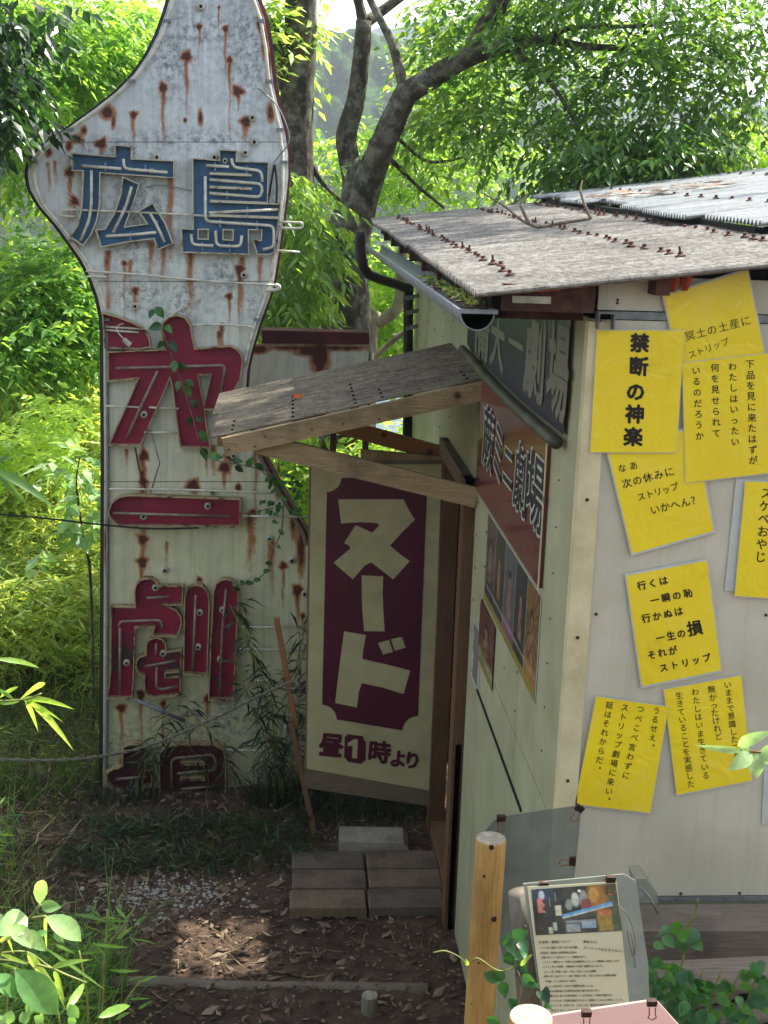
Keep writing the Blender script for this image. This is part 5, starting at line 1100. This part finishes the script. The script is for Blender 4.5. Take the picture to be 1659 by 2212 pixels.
gF = [spray([cl(1590, 320, 11, 60, 34, .5), cl(1650, 350, 11, 50, 30, .5), cl(1545, 345, 11, 36, 24, .5)], 330, 8, .12, .055, .34, vb=.45, beam=False)]
tree('sunlit_sapling', 'yellow green sapling rising behind the upper roof at the right edge', limF, m_cane, gF, m_lf_lite)
limG = [[(600, pxg(600, 10), 10, 12), (612, 1120, 10, 9), (600, 1000, 10, 6)], [(605, 1050, 10, 6), (560, 985, 9.9, 4), (690, 1010, 9.9, 4)]]
gG = [spray([cl(610, 1010, 10.4, 56, 44, .5), cl(620, 1120, 10.4, 50, 50, .5), cl(700, 960, 10.4, 60, 24, .4), cl(860, 950, 9.8, 70, 22, .4), cl(830, 1010, 10, 90, 30, .4)], 620, 7, .10, .045, .25, vb=.35, beam=False)]
tree('understorey_shrub', 'bright understorey shrub seen under the porch roof behind the door', limG, m_cane, gG, m_lf_lite, 'shrub')
# distant low trees at the water's edge
gH = [spray([((x, 30+RNG.random()*12, -8+RNG.random()*3.5), (3.2, 2.5, 2.2), 1) for x in np.arange(-24, 34, 2.6)], 7000, 7, .34, .17, .9, vb=.1, beam=False)]
o = leafobj('shoreline_trees', gH, m_lf_lite)
# dark fence far left
fn = thing('board_fence', 'dark board fence with pale posts beyond the bamboo grass', 'fence', (-3, 15.2, 1.6))
for i in range(9):
    z0 = .45+i*.175; MB().box((-6.2, 15.2, z0), (-.6, 15.23, z0+.16)).build('board', m_ply if i % 3 == 1 else m_dark, fn)
for px in (137, 350, -30): x = PY(px-6, 800, 15.1)[0]; MB().box((x-.04, 15.1, .3), (x+.05, 15.19, 2.05)).build('post', m_cane, fn)

# bamboo grass on the bank at left
def blades(n, xf, yf, zf, h, wd, lean=.5, vb=.3, segs=3, zt=None):
    x = xf(n); y = yf(n); p = np.stack([x, y, gz(x, y) if zf is None else zf(n)], 1); a = RNG.random(n)*2*math.pi
    d = np.stack([np.cos(a), np.sin(a), np.zeros(n)], 1); s = np.stack([-np.sin(a), np.cos(a), np.zeros(n)], 1)
    H = h*(.5+RNG.random(n)); W = wd*(.7+.6*RNG.random(n)); ln = lean*(.4+RNG.random(n)*1.2)
    V = []
    for k in range(segs+1):
        t = k/segs; c = p+d*(H*ln*t*t)[:, None]+np.array([0, 0, 1])*(H*(t-.35*ln*t*t))[:, None]; w_ = (W*(1-t**1.5)*.5+.0004)[:, None]
        V += [c-s*w_, c+s*w_]
    V = np.stack(V, 1).reshape(-1, 3); b = (np.arange(n)*(2*(segs+1)))[:, None]
    F = np.concatenate([b+np.array([2*k, 2*k+1, 2*k+3, 2*k+2]) for k in range(segs)], 0)
    return V, F, np.repeat(np.clip(vb+RNG.random(n)*.6, 0, 1), 2*(segs+1))
def U(a, b): return lambda n: a+(b-a)*RNG.random(n)
def bam(n, xr, yr, hr, ll=.13, lw=.014, per=6, vb=.15, dens=None):
    x = xr[0]+(xr[1]-xr[0])*RNG.random(n); y = yr[0]+(yr[1]-yr[0])*RNG.random(n); z = gz(x, y)+hr[0]+(hr[1]-hr[0])*RNG.random(n)
    p = np.stack([x, y, z], 1); a = RNG.random((n, per))*2*math.pi
    D = unit(np.stack([np.cos(a), np.sin(a), RNG.normal(.1, .45, (n, per))], 2)); P = np.repeat(p[:, None, :], per, 1)+RNG.normal(0, .025, (n, per, 3))
    N = unit(np.array([0, 0, 1])+RNG.normal(0, .5, (n, per, 3))); s = .6+.7*RNG.random((n, per))
    V, F = leaves(P.reshape(-1, 3), D.reshape(-1, 3), N.reshape(-1, 3), (ll*s).ravel(), (lw*s).ravel(), .12, .12)
    return V, F, np.repeat(np.clip(vb+RNG.random((n, 1))*.5+RNG.random((n, per))*.35, 0, 1).ravel(), 5)
o = leafobj('bamboo_grass', [bam(6400, (-4.0, -1.05), (9.0, 13.2), (.05, .8), .13, .026, vb=.05), bam(1600, (-4.0, -1.2), (11.8, 13.6), (.4, 1.0), .15, .034, vb=.3), blades(500, U(-4, -1.05), U(8.8, 10.5), None, .35, .008)], m_lf_bam)
o = leafobj('shaded_grass', [blades(2300, U(-3.4, -1.12), U(7.3, 9.4), None, .24, .007, vb=.1), bam(500, (-3.2, -1.15), (7.2, 9), (.03, .18), .11, .012, vb=0.1), blades(900, U(-2.6, -1.25), U(5.3, 7.6), None, .16, .007, vb=.3)], leafmat('shaded_grass_blade', ['#2a3f1c', '#3c5524', '#56702e', '#8c8c50'], .45, .5, .3))  # dark blade colours put the shade into the grass
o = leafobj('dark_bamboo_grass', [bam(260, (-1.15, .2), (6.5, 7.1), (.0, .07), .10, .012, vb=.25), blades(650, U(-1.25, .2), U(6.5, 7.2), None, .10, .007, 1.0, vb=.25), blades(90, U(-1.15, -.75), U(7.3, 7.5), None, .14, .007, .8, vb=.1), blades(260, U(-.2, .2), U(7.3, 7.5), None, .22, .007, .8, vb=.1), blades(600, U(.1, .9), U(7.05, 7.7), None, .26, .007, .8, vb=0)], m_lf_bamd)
# bamboo sprays in front of the sign (stems + leaves)
def bamboo_plant(label, x, y, h, n, seed, mat=m_lf_bamd, ll=.14, lw=.013):
    t = thing('bamboo_plant', label, 'bamboo plant', (x, y, gzp(x, y))); r = random.Random(seed); g = []
    for i in range(n):
        a = r.uniform(-1, 1)*.25; b = r.uniform(-1, .3)*.2; H = h*r.uniform(.6, 1.05); x0 = x+r.uniform(-.12, .12); z0 = gzp(x, y)
        pts = [np.array([x0+a*u*u*1.3, y+b*u*u, z0+H*u]) for u in np.linspace(0, 1, 7)]
        MB().tube(pts, .003, 5).build('cane', m_cane, t, smooth=True)
        for k in range(2, 7):
            p = pts[k][None, :]+RNG.normal(0, .02, (5, 3)); an = RNG.random(5)*2*math.pi
            D = unit(np.stack([np.cos(an), np.sin(an)*.5, RNG.normal(-.35, .4, 5)], 1)); N = unit(np.array([0, -.4, 1])+RNG.normal(0, .4, (5, 3))); s = .7+.6*RNG.random(5)
            V, F = leaves(p, D, N, ll*s, lw*s, .05, .3); g.append((V, F, np.repeat(RNG.random(5)*.6, 5)))
    leafobj('leaves', g, mat, t); return t
bamboo_plant('dark bamboo plant in the gap between the big sign and the door', .02, 7.35, 1.25, 13, 1)
bamboo_plant('small dark bamboo plant before the sign\'s lowest letters', -.80, 7.42, .72, 2, 2)
bamboo_plant('thin bamboo plant crossing the middle of the sign\'s lower edge', -.34, 7.40, .62, 2, 4)
# taller broad-leaved weeds standing out of the bamboo grass
ws = leafobj('bank_weeds', [spray([cl(150, 900, 11, 60, 26, .4), cl(60, 960, 10.6, 60, 30, .4), cl(190, 1000, 10.2, 30, 50, .3), cl(60, 900, 12, 60, 22, .4), cl(110, 890, 11.5, 40, 20, .3)], 300, 7, .12, .04, .22, .1, vb=.4, beam=False, clump=24)], m_lf_lite)
# slender bare sapling beside the sign
limS = [[(200, 1300, 8.6, 7), (196, 1260, 8.6, 6), (180, 1160, 8.6, 5), (165, 1050, 8.6, 4), (172, 985, 8.6, 3)]]
limS[0][0] = (203, pxg(203, 8.6)-2, 8.6, 7)
gS = [spray([cl(180, 1100, 8.6, 34, 30, .15), cl(150, 1010, 8.7, 40, 40, .15), cl(90, 1200, 8.7, 16, 14, .1)], 26, 5, .13, .075, .14, vb=.3, beam=False)]
tree('slender_sapling', 'slender dark stemmed sapling with a few broad leaves left of the sign', limS, m_bark, gS, m_lf_big, 'sapling')

# ground litter
def litter(n, xf, yf, ll, lw, lift=.012, vb=0):
    x = xf(n); y = yf(n); z = gz(x, y)+.004+lift*RNG.random(n); a = RNG.random(n)*2*math.pi
    D = unit(np.stack([np.cos(a), np.sin(a), RNG.normal(0, .15, n)], 1)); N = unit(np.array([0, 0, 1])+RNG.normal(0, .35, (n, 3))); s = .5+RNG.random(n)
    V, F = leaves(np.stack([x, y, z], 1), D, N, ll*s, lw*s, -.2, -.12); return V, F, np.repeat(np.clip(vb+RNG.random(n), 0, 1), 5)
o = leafobj('fallen_leaves', [litter(3200, U(-2.6, 1.0), U(5.2, 8.2), .036, .017), litter(700, U(-2.6, .9), U(5.2, 7.6), .065, .030, vb=.1), litter(300, U(-1, .9), U(4.8, 5.5), .03, .016), litter(3200, U(-2.2, .8), U(5.4, 7.2), .018, .010), litter(300, U(.9, 1.8), U(3, 3.7), .05, .025)], m_lf_dead)
o = leafobj('dry_straw', [litter(420, U(-2.2, .9), U(5.4, 7.8), .15, .004, .015), litter(26, U(-.62, -.05), U(5.5, 6.1), .14, .004, .03, .3), litter(700, U(-2.6, -1.2), U(6, 8.6), .2, .006, .03, .2)], m_straw)
n = 480; gx = []; st = MB(); oct_ = [(1, 0, 0), (-1, 0, 0), (0, 1, 0), (0, -1, 0), (0, 0, 1), (0, 0, -1)]; of = [(0, 2, 4), (2, 1, 4), (1, 3, 4), (3, 0, 4), (2, 0, 5), (1, 2, 5), (3, 1, 5), (0, 3, 5)]
ca = PZ(375, 1930, 0)
for i in range(n):
    x = ca[0]+RNG.normal(0, .21); y = ca[1]+RNG.normal(0, .12)+.1*(x-ca[0]); s = .007+.008*RNG.random(); z = gzp(x, y)-.009
    st.put([(x+a*s*RNG.uniform(.7, 1.3), y+b*s*RNG.uniform(.7, 1.3), z+.004+c*s*.8+s*.3) for a, b, c in oct_], of)
o = st.build('gravel', m_gravel); o['kind'] = 'stuff'
o = leafobj('gutter_litter', [], m_lf_dead) if False else None
gl = [(lambda V, F, v: (V, F, v))(*litter(240, U(.505, .565), U(3.78, 4.9), .03, .014, .01))]
V, F, v = gl[0]; zz = 3.262+(V[:, 1]-3.74)*.006; V[:, 2] = zz+.012*RNG.random(len(V))-.006
gl2 = litter(160, U(.505, .565), U(3.8, 5.2), .022, .012, .01); gl2[0][:, 2] = 3.268+.014*RNG.random(len(gl2[0]))
V, F, v = litter(90, U(HX0-.08, HX1+.08), U(HY0-.06, HY1+.06), .11, .055, .01); C_ = V.reshape(-1, 5, 3); m_ = (np.abs((C_[:, 0, 0]-(HX0+HX1)/2)/(HX1-HX0))**2+np.abs((C_[:, 0, 1]-(HY0+HY1)/2)/(HY1-HY0))**2) > .17
C_ = C_[m_]; C_[:, :, 2] = 3.614+.1457*(C_[:, :, 0]-1.548)+.0252*(C_[:, :, 1]-8.75)+.026+.008*RNG.random((len(C_), 5)); n_ = len(C_); bb = (np.arange(n_)*5)[:, None]
o = leafobj('patch_edge_leaves', [(C_.reshape(-1, 3), np.concatenate([bb+np.array(q) for q in ([0, 2, 1], [0, 3, 2], [1, 2, 4], [2, 3, 4])], 0), np.repeat(RNG.random(n_), 5))], m_lf_dead)  # leaves added round the roof opening to break up the sun patch outline
o = leafobj('gutter_leaves', [gl[0]], m_lf_dead, gutter); o2 = leafobj('gutter_moss', [gl2], m_lf_bam, gutter)
q = np.array([PY(674, 826, 6.4)]); x_ = -.0; p_ = np.array([[.02, 6.35, pzf(.02, 6.35)+.012]])
V, F = leaves(p_, np.array([[.8, .3, .3]]), np.array([[0, -.5, 1.0]]), np.array([.07]), np.array([.05]), .3, .1)
o = add('fallen_leaf', V, F, basic('orange_leaf', '#a0501c', '#c06a28', 30, .7), None); tag(o, 'single curled orange leaf lying on the porch roof', 'leaf')
# dead twigs on the roof
for k, (pts, lab) in enumerate((([(1165, 492), (1130, 478), (1090, 446), (1045, 418)], 'bare grey twig rising to the left from the middle of the lichened roof'), ([(1142, 482), (1128, 452), (1125, 440), (1140, 418)], 'short forked dead twig standing at the rear of the lichened roof'), ([(1276, 472), (1262, 440), (1254, 410), (1258, 390)], 'thin upright dead twig beside the upper roof edge'))):
    b = PY(*pts[0], 6.0); P = [PY(a, c, 6.0+.05*i) for i, (a, c) in enumerate(pts)]
    o = MB().tube(catmull(P, 5), [.008-.0003*i for i in range(16)], 6).build('dead_twig', m_twig, smooth=True); tag(o, lab, 'twig', 'dead twigs lying on the roof')
o = MB().tube(catmull([PY(1165, 490, 6.0), PY(1200, 484, 6.05), PY(1275, 472, 6.05)], 5), .008, 6).build('dead_twig', m_twig, smooth=True); tag(o, 'long straight dead twig lying flat across the lichened roof', 'twig', 'dead twigs lying on the roof')

# single large leaves, one object each
def oneleaf(parent, base, tip, w_px, y0, y1=None, mat=m_lf_big, v=.5, tilt=None, name='leaf', serr=False):
    y1 = y0 if y1 is None else y1; B = PY(*base, y0); T = PY(*tip, y1); L = np.linalg.norm(T-B); D = (T-B)/L; view = unit((B+T)/2-EYE)
    W = w_px*np.linalg.norm(B-EYE)/FOC; S = unit(np.cross(D, view)); tl = random.uniform(-.5, .5) if tilt is None else tilt
    S = unit(S*math.cos(tl)+view*math.sin(tl)); N = unit(np.cross(S, D)); 
    if N[2] < 0: N = -N
    prof = [(0, .02), (.08, .42), (.2, .82), (.35, 1.0), (.52, .96), (.68, .74), (.82, .44), (.93, .16), (1, .0)] if w_px*2.6 > L*FOC/np.linalg.norm(B-EYE) else [(0, .05), (.08, .55), (.25, 1), (.5, .92), (.75, .6), (.92, .2), (1, 0)]
    V = []; F = []
    for t, k in prof:
        c = B+D*L*t+N*L*.10*math.sin(t*math.pi)-np.array([0, 0, 1])*L*.03*t*t; e = k*W*.5
        V += [c+S*e+N*e*.25, c-N*e*.04, c-S*e+N*e*.25]
    for i in range(len(prof)-1): a = i*3; F += [[a, a+1, a+4, a+3], [a+1, a+2, a+5, a+4]]
    return add(name, V, F, mat, parent, smooth=True, attrs={'v': [v]*len(V)})
K5 = lambda x, y: (x*.2667, 1825+y*.2667)
bp = thing('broad_leaved_plant', 'sunlit plant with large toothed green leaves in the bottom left corner', 'plant', (-.95, 2.4, gzp(-.95, 2.4)))
for b, t, w_, y0, y1, v in (((320, 480), (345, 272), 105, 2.5, 2.45, .85), ((330, 490), (500, 500), 95, 2.5, 2.5, .6), ((372, 578), (660, 770), 170, 2.45, 2.5, .75), ((225, 590), (-60, 720), 200, 2.45, 2.4, .8), ((60, 650), (310, 830), 130, 2.4, 2.45, .95), ((120, 1010), (470, 1360), 240, 2.4, 2.45, .35), ((-40, 1050), (130, 1240), 150, 2.4, 2.4, .3), ((150, 690), (370, 850), 120, 2.5, 2.55, .55),
                            ((20, 560), (-50, 640), 60, 2.4, 2.4, .9), ((280, 720), (380, 700), 60, 2.55, 2.6, .4), ((440, 700), (515, 790), 60, 2.6, 2.6, .5), ((90, 1340), (60, 1452), 90, 2.45, 2.45, .6), ((180, 1350), (210, 1452), 80, 2.5, 2.5, .5), ((330, 1380), (300, 1470), 80, 2.5, 2.5, .55), ((270, 1290), (220, 1400), 90, 2.55, 2.55, .45), ((560, 1290), (640, 1400), 100, 2.6, 2.6, .45), ((-10, 1380), (30, 1470), 60, 2.4, 2.4, .7), ((600, 1400), (560, 1480), 70, 2.55, 2.55, .5)):
    oneleaf(bp, K5(*b), K5(*t), w_*.2667, y0, y1, m_lf_big, v)
for pts in ([(330, 480), (230, 600), (100, 700), (-20, 900)], [(375, 578), (230, 598)], [(120, 1000), (60, 1200), (40, 1500)], [(-20, 900), (-60, 1500)]):
    MB().tube(catmull([PY(*K5(*p), 2.48) for p in pts], 4), .003, 6).build('stem', m_cane, bp, smooth=True)
bg_ = thing('bamboo_grass_clump', 'long bright bamboo grass blades arching in the lower left foreground', 'bamboo grass', (-.7, 2.7, gzp(-.7, 2.7)))
for b, t, w_, y0, v in (((220, 870), (532, 1255), 62, 2.5, .95), ((415, 1000), (738, 920), 46, 2.6, .7), ((795, 1398), (1055, 1292), 70, 2.5, .6), ((540, 1335), (682, 1108), 62, 2.6, .75), ((360, 830), (862, 1168), 26, 2.7, .6), ((865, 622), (598, 556), 30, 3.4, .4), ((1028, 602), (938, 488), 28, 3.4, .5), ((950, 762), (1085, 650), 26, 3.4, .6), ((1020, 605), (1085, 515), 12, 3.4, .5), ((870, 610), (1070, 612), 16, 3.4, .4), ((1080, 650), (1195, 568), 16, 3.5, .35), ((885, 1012), (1135, 1010), 26, 3.3, .45), ((1120, 1120), (1280, 1056), 22, 3.4, .45), ((1040, 1100), (1160, 1060), 16, 3.4, .4),
                        ((378, 582), (380, 855), 30, 2.6, .8), ((440, 1020), (525, 1250), 40, 2.6, .65), ((740, 800), (1050, 820), 26, 3.3, .5), ((640, 880), (820, 860), 18, 3.3, .45), ((455, 815), (620, 880), 26, 2.9, .5), ((0, 880), (230, 960), 30, 2.5, .9), ((60, 760), (110, 880), 20, 2.5, .8), ((0, 780), (170, 735), 36, 2.5, .9), ((0, 960), (200, 1010), 26, 2.5, .5), ((930, 1420), (1060, 1350), 26, 3.2, .4), ((1120, 1330), (1250, 1250), 24, 3.4, .35), ((1040, 1250), (1220, 1240), 20, 3.4, .35), ((1050, 740), (1150, 830), 18, 3.4, .45), ((1060, 760), (1260, 800), 12, 3.5, .3), ((860, 900), (750, 780), 20, 3.3, .4), ((0, 1090), (60, 1230), 30, 2.5, .85), ((345, 1290), (350, 1480), 34, 2.6, .7), ((450, 1100), (530, 1320), 24, 2.6, .8)):
    oneleaf(bg_, K5(*b), K5(*t), w_*.2667, y0, y0+random.uniform(-.05, .12), m_lf_lite, v, name='blade')
for pts, y in (([(-20, 880), (220, 870), (420, 1000), (700, 1120)], 2.6), ([(870, 540), (850, 900), (830, 1300), (820, 1500)], 3.35), ([(1085, 515), (1000, 660), (870, 830), (820, 1100), (800, 1500)], 3.4), ([(640, 860), (700, 1200), (720, 1500)], 3.0), ([(1130, 1110), (1000, 1300), (960, 1500)], 3.4), ([(-20, 930), (250, 960), (420, 1000)], 2.55), ([(250, 900), (420, 1200), (500, 1500)], 2.65)):
    MB().tube(catmull([PY(*K5(*p), y) for p in pts], 4), .0028, 6).build('cane', m_cane, bg_, smooth=True)
o = leafobj('undergrowth', [bam(420, (-1.9, -.75), (4.5, 5.6), (.0, .42), .10, .012, vb=.1), blades(750, U(-1.9, -.7), U(4.4, 5.7), None, .42, .006, .7, vb=.1), bam(420, (-2.3, -1.45), (5.0, 6.6), (.0, .5), .11, .015, vb=.15), blades(420, U(-2.4, -1.4), U(5.0, 6.8), None, .45, .007, .7, vb=.15), bam(160, (-1.6, -1.05), (3.2, 4.2), (.5, 1.15), .11, .014, vb=.1), blades(220, U(-1.6, -1.0), U(3.2, 4.2), None, 1.1, .006, .5, vb=.1)], m_lf_lite)
lb = thing('bamboo_spray', 'arched bamboo spray entering at the left edge below the rope', 'bamboo spray', (-1.6, 3.6, gzp(-1.6, 3.6)))
Kz5 = lambda x, y: (x/2, 1333+y/2)
for b, t, w_, v in (((195, 285), (85, 352), 26, .7), ((-10, 372), (90, 358), 20, .5), ((100, 350), (320, 392), 28, .7), ((110, 360), (165, 490), 22, .8), ((120, 355), (318, 568), 30, .9), ((80, 300), (0, 345), 18, .6), ((100, 360), (275, 450), 18, .6), ((60, 355), (-20, 300), 16, .6)):
    oneleaf(lb, Kz5(*b), Kz5(*t), w_/2, 3.3, 3.35, m_lf_lite, v, name='blade')
MB().tube(catmull([PY(*Kz5(*p), 3.3) for p in ((-60, 360), (20, 362), (110, 355), (180, 330))], 4), .003, 6).build('cane', m_cane, lb, smooth=True)
lc = thing('long_grass_leaves', 'three long dull grass leaves drooping in at the left edge over the bamboo grass', 'grass leaves', (-1.6, 3.6, gzp(-1.6, 3.6)))
for b, t, w_ in (((-20, 555), (235, 712), 40), ((-20, 560), (120, 705), 26), ((-20, 520), (60, 500), 30)): oneleaf(lc, (b[0]/2, 737+b[1]/2), (t[0]/2, 737+t[1]/2), w_/2, 3.4, 3.4, m_lf_tree, .6, name='blade')
oneleaf(lc, Kz5(-20, 180), Kz5(172, 215), 12, 3.4, 3.5, m_lf_lite, .7, name='blade')
rs = thing('leaf_sprig', 'pale sunlit sprig of toothed leaves entering at the right edge over the posters', 'sprig', PY(1680, 1628, 2.0))
for b, t, w_, v in (((1602, 1622), (1500, 1606), 15, .9), ((1594, 1612), (1668, 1578), 26, .85), ((1623, 1625), (1572, 1663), 34, .9), ((1628, 1626), (1636, 1680), 40, .9), ((1640, 1626), (1690, 1640), 40, .9), ((1600, 1615), (1625, 1622), 10, .8)): oneleaf(rs, b, t, w_, 2.0, 1.98, m_lf_big, v, .2)
MB().tube([PY(1598, 1621, 2.0), PY(1650, 1626, 2.0), PY(1720, 1632, 2.0)], .002, 6).build('stem', m_clipr, rs, smooth=True)

# creeper on the sign
vn_ = thing('sign_creeper', 'dark leaved creeper hanging down the crimson 第 letter and along the sign edge', 'creeper', (-.7, 7.4, 2.5))
def vine(parent, pts, y, leavs, lsz, r=.0035, mat=m_lf_vine, wr=.62):
    MB().tube(catmull([PY(a, b, y) for a, b in pts], 4), r, 6).build('stem', m_twig, parent, smooth=True)
    for x, yy, a in leavs:
        s = lsz*random.uniform(.8, 1.15); dx, dy = math.cos(a)*s/2, math.sin(a)*s/2
        oneleaf(parent, (x-dx, yy-dy), (x+dx, yy+dy), s*wr, y, y-random.uniform(-.02, .05), mat, random.uniform(.1, .9))
vine(vn_, zB([(600, 190), (660, 290), (745, 530), (830, 740), (910, 1000), (960, 1180), (1000, 1330), (1060, 1420), (1200, 1480), (1360, 1505), (1480, 1530), (1600, 1560)]), SY-.12,
     [(*zB([(x, y)])[0], a) for x, y, a in ((550, 110, 2), (625, 95, .9), (582, 228, 2.9), (715, 250, 1), (635, 398, 2.4), (752, 415, 1.1), (765, 600, 1.6), (790, 780, 1.8), (895, 752, .4), (948, 945, 1), (905, 1105, 1.9), (1000, 1085, .6), (1025, 1245, 1.1), (1035, 1410, 1.2), (1150, 1430, .1), (1350, 1470, .1), (1360, 1545, .6), (1460, 1475, -1), (1550, 1530, .7), (840, 600, .5), (880, 830, 1))], 27)
vine(vn_, z3([(1130, 560), (1190, 620), (1230, 700), (1290, 760), (1330, 800)]), SY-.12, [(*z3([(1150+random.random()*150, 580+random.random()*190)])[0], random.uniform(0, 6)) for _ in range(46)], 15)
vine(vn_, z3([(1225, 700), (1215, 820), (1180, 900), (1160, 980), (1100, 1035), (1015, 1060)]), SY-.10, [(*z3([p])[0], random.uniform(-.4, .9)) for p in ((1215, 825), (1205, 888), (1162, 960), (1155, 992), (1112, 1030), (1080, 1042), (1050, 1040), (1018, 1050), (1022, 1072), (1190, 780))], 17)
vine(vn_, z3([(1040, 780), (1100, 740), (1180, 720)]), SY-.10, [(*z3([(1100+random.random()*110, 690+random.random()*50)])[0], random.uniform(0, 6)) for _ in range(14)], 12)
# creepers round the posts and info board
cv = thing('post_creeper', 'green creeper climbing between the tall log post and the info board', 'creeper', (.65, 3.0, gzp(.65, 3.0)))
vine(cv, [z6(*p) for p in ((560, 1480), (590, 1300), (560, 1200), (600, 1080), (610, 1050))], 2.86, [(*z6(x, y), a) for x, y, a in ((465, 1270, .4), (515, 1330, 1.3), (500, 1262, -1.2), (545, 1150, 1), (550, 1205, .6), (590, 1085, -.3), (600, 1140, 1), (600, 1230, .9), (630, 1290, .7), (680, 1320, 1.3), (560, 1390, .8), (585, 1175, 2.4), (530, 1115, 1.6), (640, 1300, .5), (700, 1390, .6), (470, 1462, .3), (690, 1350, 1))], 38, .0025, wr=.66)
MB().tube(catmull([PY(*z6(x, y), 2.84) for x, y in ((210, 1168), (265, 1160), (330, 1190), (360, 1225), (400, 1190), (470, 1235), (520, 1245), (600, 1210), (635, 1180))], 4), .002, 6).build('tendril', m_cane, cv, smooth=True)
oneleaf(cv, z6(360, 1225), z6(350, 1190), 9, 2.84, 2.84, m_lf_lite, .8); oneleaf(cv, z6(590, 1225), z6(640, 1170), 10, 2.82, 2.82, m_lf_lite, .7)
MB().tube(catmull([PY(*z6(x, y), 2.88) for x, y in ((1010, 960), (1060, 1020), (1085, 1120), (1075, 1180), (1050, 1080), (1070, 1100), (1085, 1230))], 4), .0012, 5).build('tendril', m_twig, cv, smooth=True)
cw = thing('ground_creeper', 'leafy green creeper spreading over the bank below the timber sleeper', 'creeper', (1.2, 3.0, gzp(1.2, 3.0)))
lv = []
while len(lv) < 120:
    x = 1070+random.random()*600; y = 1190+random.random()*300
    if y > 1215+60*math.sin(x*.01)+20 and not (y > 1370 and x < 1180): lv.append((*z6(x, y), random.uniform(-.3, 2.2)))
lv += [(*z6(x, y), a) for x, y, a in ((1210, 1080, 2.6), (1190, 1140, .3), (1230, 1120, .8), (1300, 1090, -.6), (1290, 1130, .9), (1330, 1100, 2.2), (1350, 1130, .8), (1260, 1060, -1.2))]
MB().tube(catmull([PY(*z6(x, y), 3.1) for x, y in ((1240, 1400), (1290, 1200), (1300, 1080), (1340, 1000), (1355, 935))], 4), .003, 6).build('stem', m_cane, cw, smooth=True)
for k in range(7):
    x = 1080+k*80; MB().tube(catmull([PY(*z6(x, 1500), 3.1), PY(*z6(x+20, 1350), 3.05), PY(*z6(x+60, 1240), 3.05)], 4), .002, 6).build('stem', m_cane, cw, smooth=True)
for x, y, a in lv:
    s = random.uniform(26, 42); yy = 3.08+random.uniform(-.08, .1)*0+(random.random()-.5)*.16; dx, dy = math.cos(a)*s/2, math.sin(a)*s/2
    oneleaf(cw, (x-dx, y-dy), (x+dx, y+dy), s*.62, yy, yy-.03, m_lf_vine, random.uniform(.3, 1), random.uniform(-.7, .3))
# the wood on the camera's side of the path, seen only in reflections and as green shade
mb = MB(); gW = []
for i, (x, y, h) in enumerate(((-6, -6, 7), (-2.5, -8, 8), (1.5, -7, 7.5), (5.5, -8, 8), (9.5, -5, 7), (-9, -2, 7))):
    t = thing('broadleaf_tree', ('broadleaf tree farthest left behind the path', 'tall broadleaf tree left of centre behind the path', 'broadleaf tree straight behind the path', 'tall broadleaf tree right of centre behind the path', 'broadleaf tree at the right end behind the path', 'broadleaf tree beside the path on the far left')[i], 'tree', (x, y, gzp(x, y)), 'trees behind the path')
    MB().tube([(x, y, gzp(x, y)-.1), (x+.1, y, 3), (x, y+.1, h-1.5)], [.2, .16, .08], 10).build('trunk', m_bark, t, smooth=True)
    leafobj('crown', [spray([((x, y, h-2.4), (2.0, 1.6, 2.6), 1)], 420, 7, .26, .13, .8, clump=16)], m_lf_tree, t)
# haze
hz = MB().box((-450, -8, -12), (600, 730, 130)).build('haze', None); hz['kind'] = 'stuff'
g = NG('haze_air'); pv = g.n('VolumePrincipled'); pv.inputs['Color'].default_value = (.80, .88, 1.0, 1); pv.inputs['Density'].default_value = .0006; pv.inputs['Anisotropy'].default_value = .3
g.t.links.new(pv.outputs[0], g.out.inputs['Volume']); hz.data.materials.append(g.m)
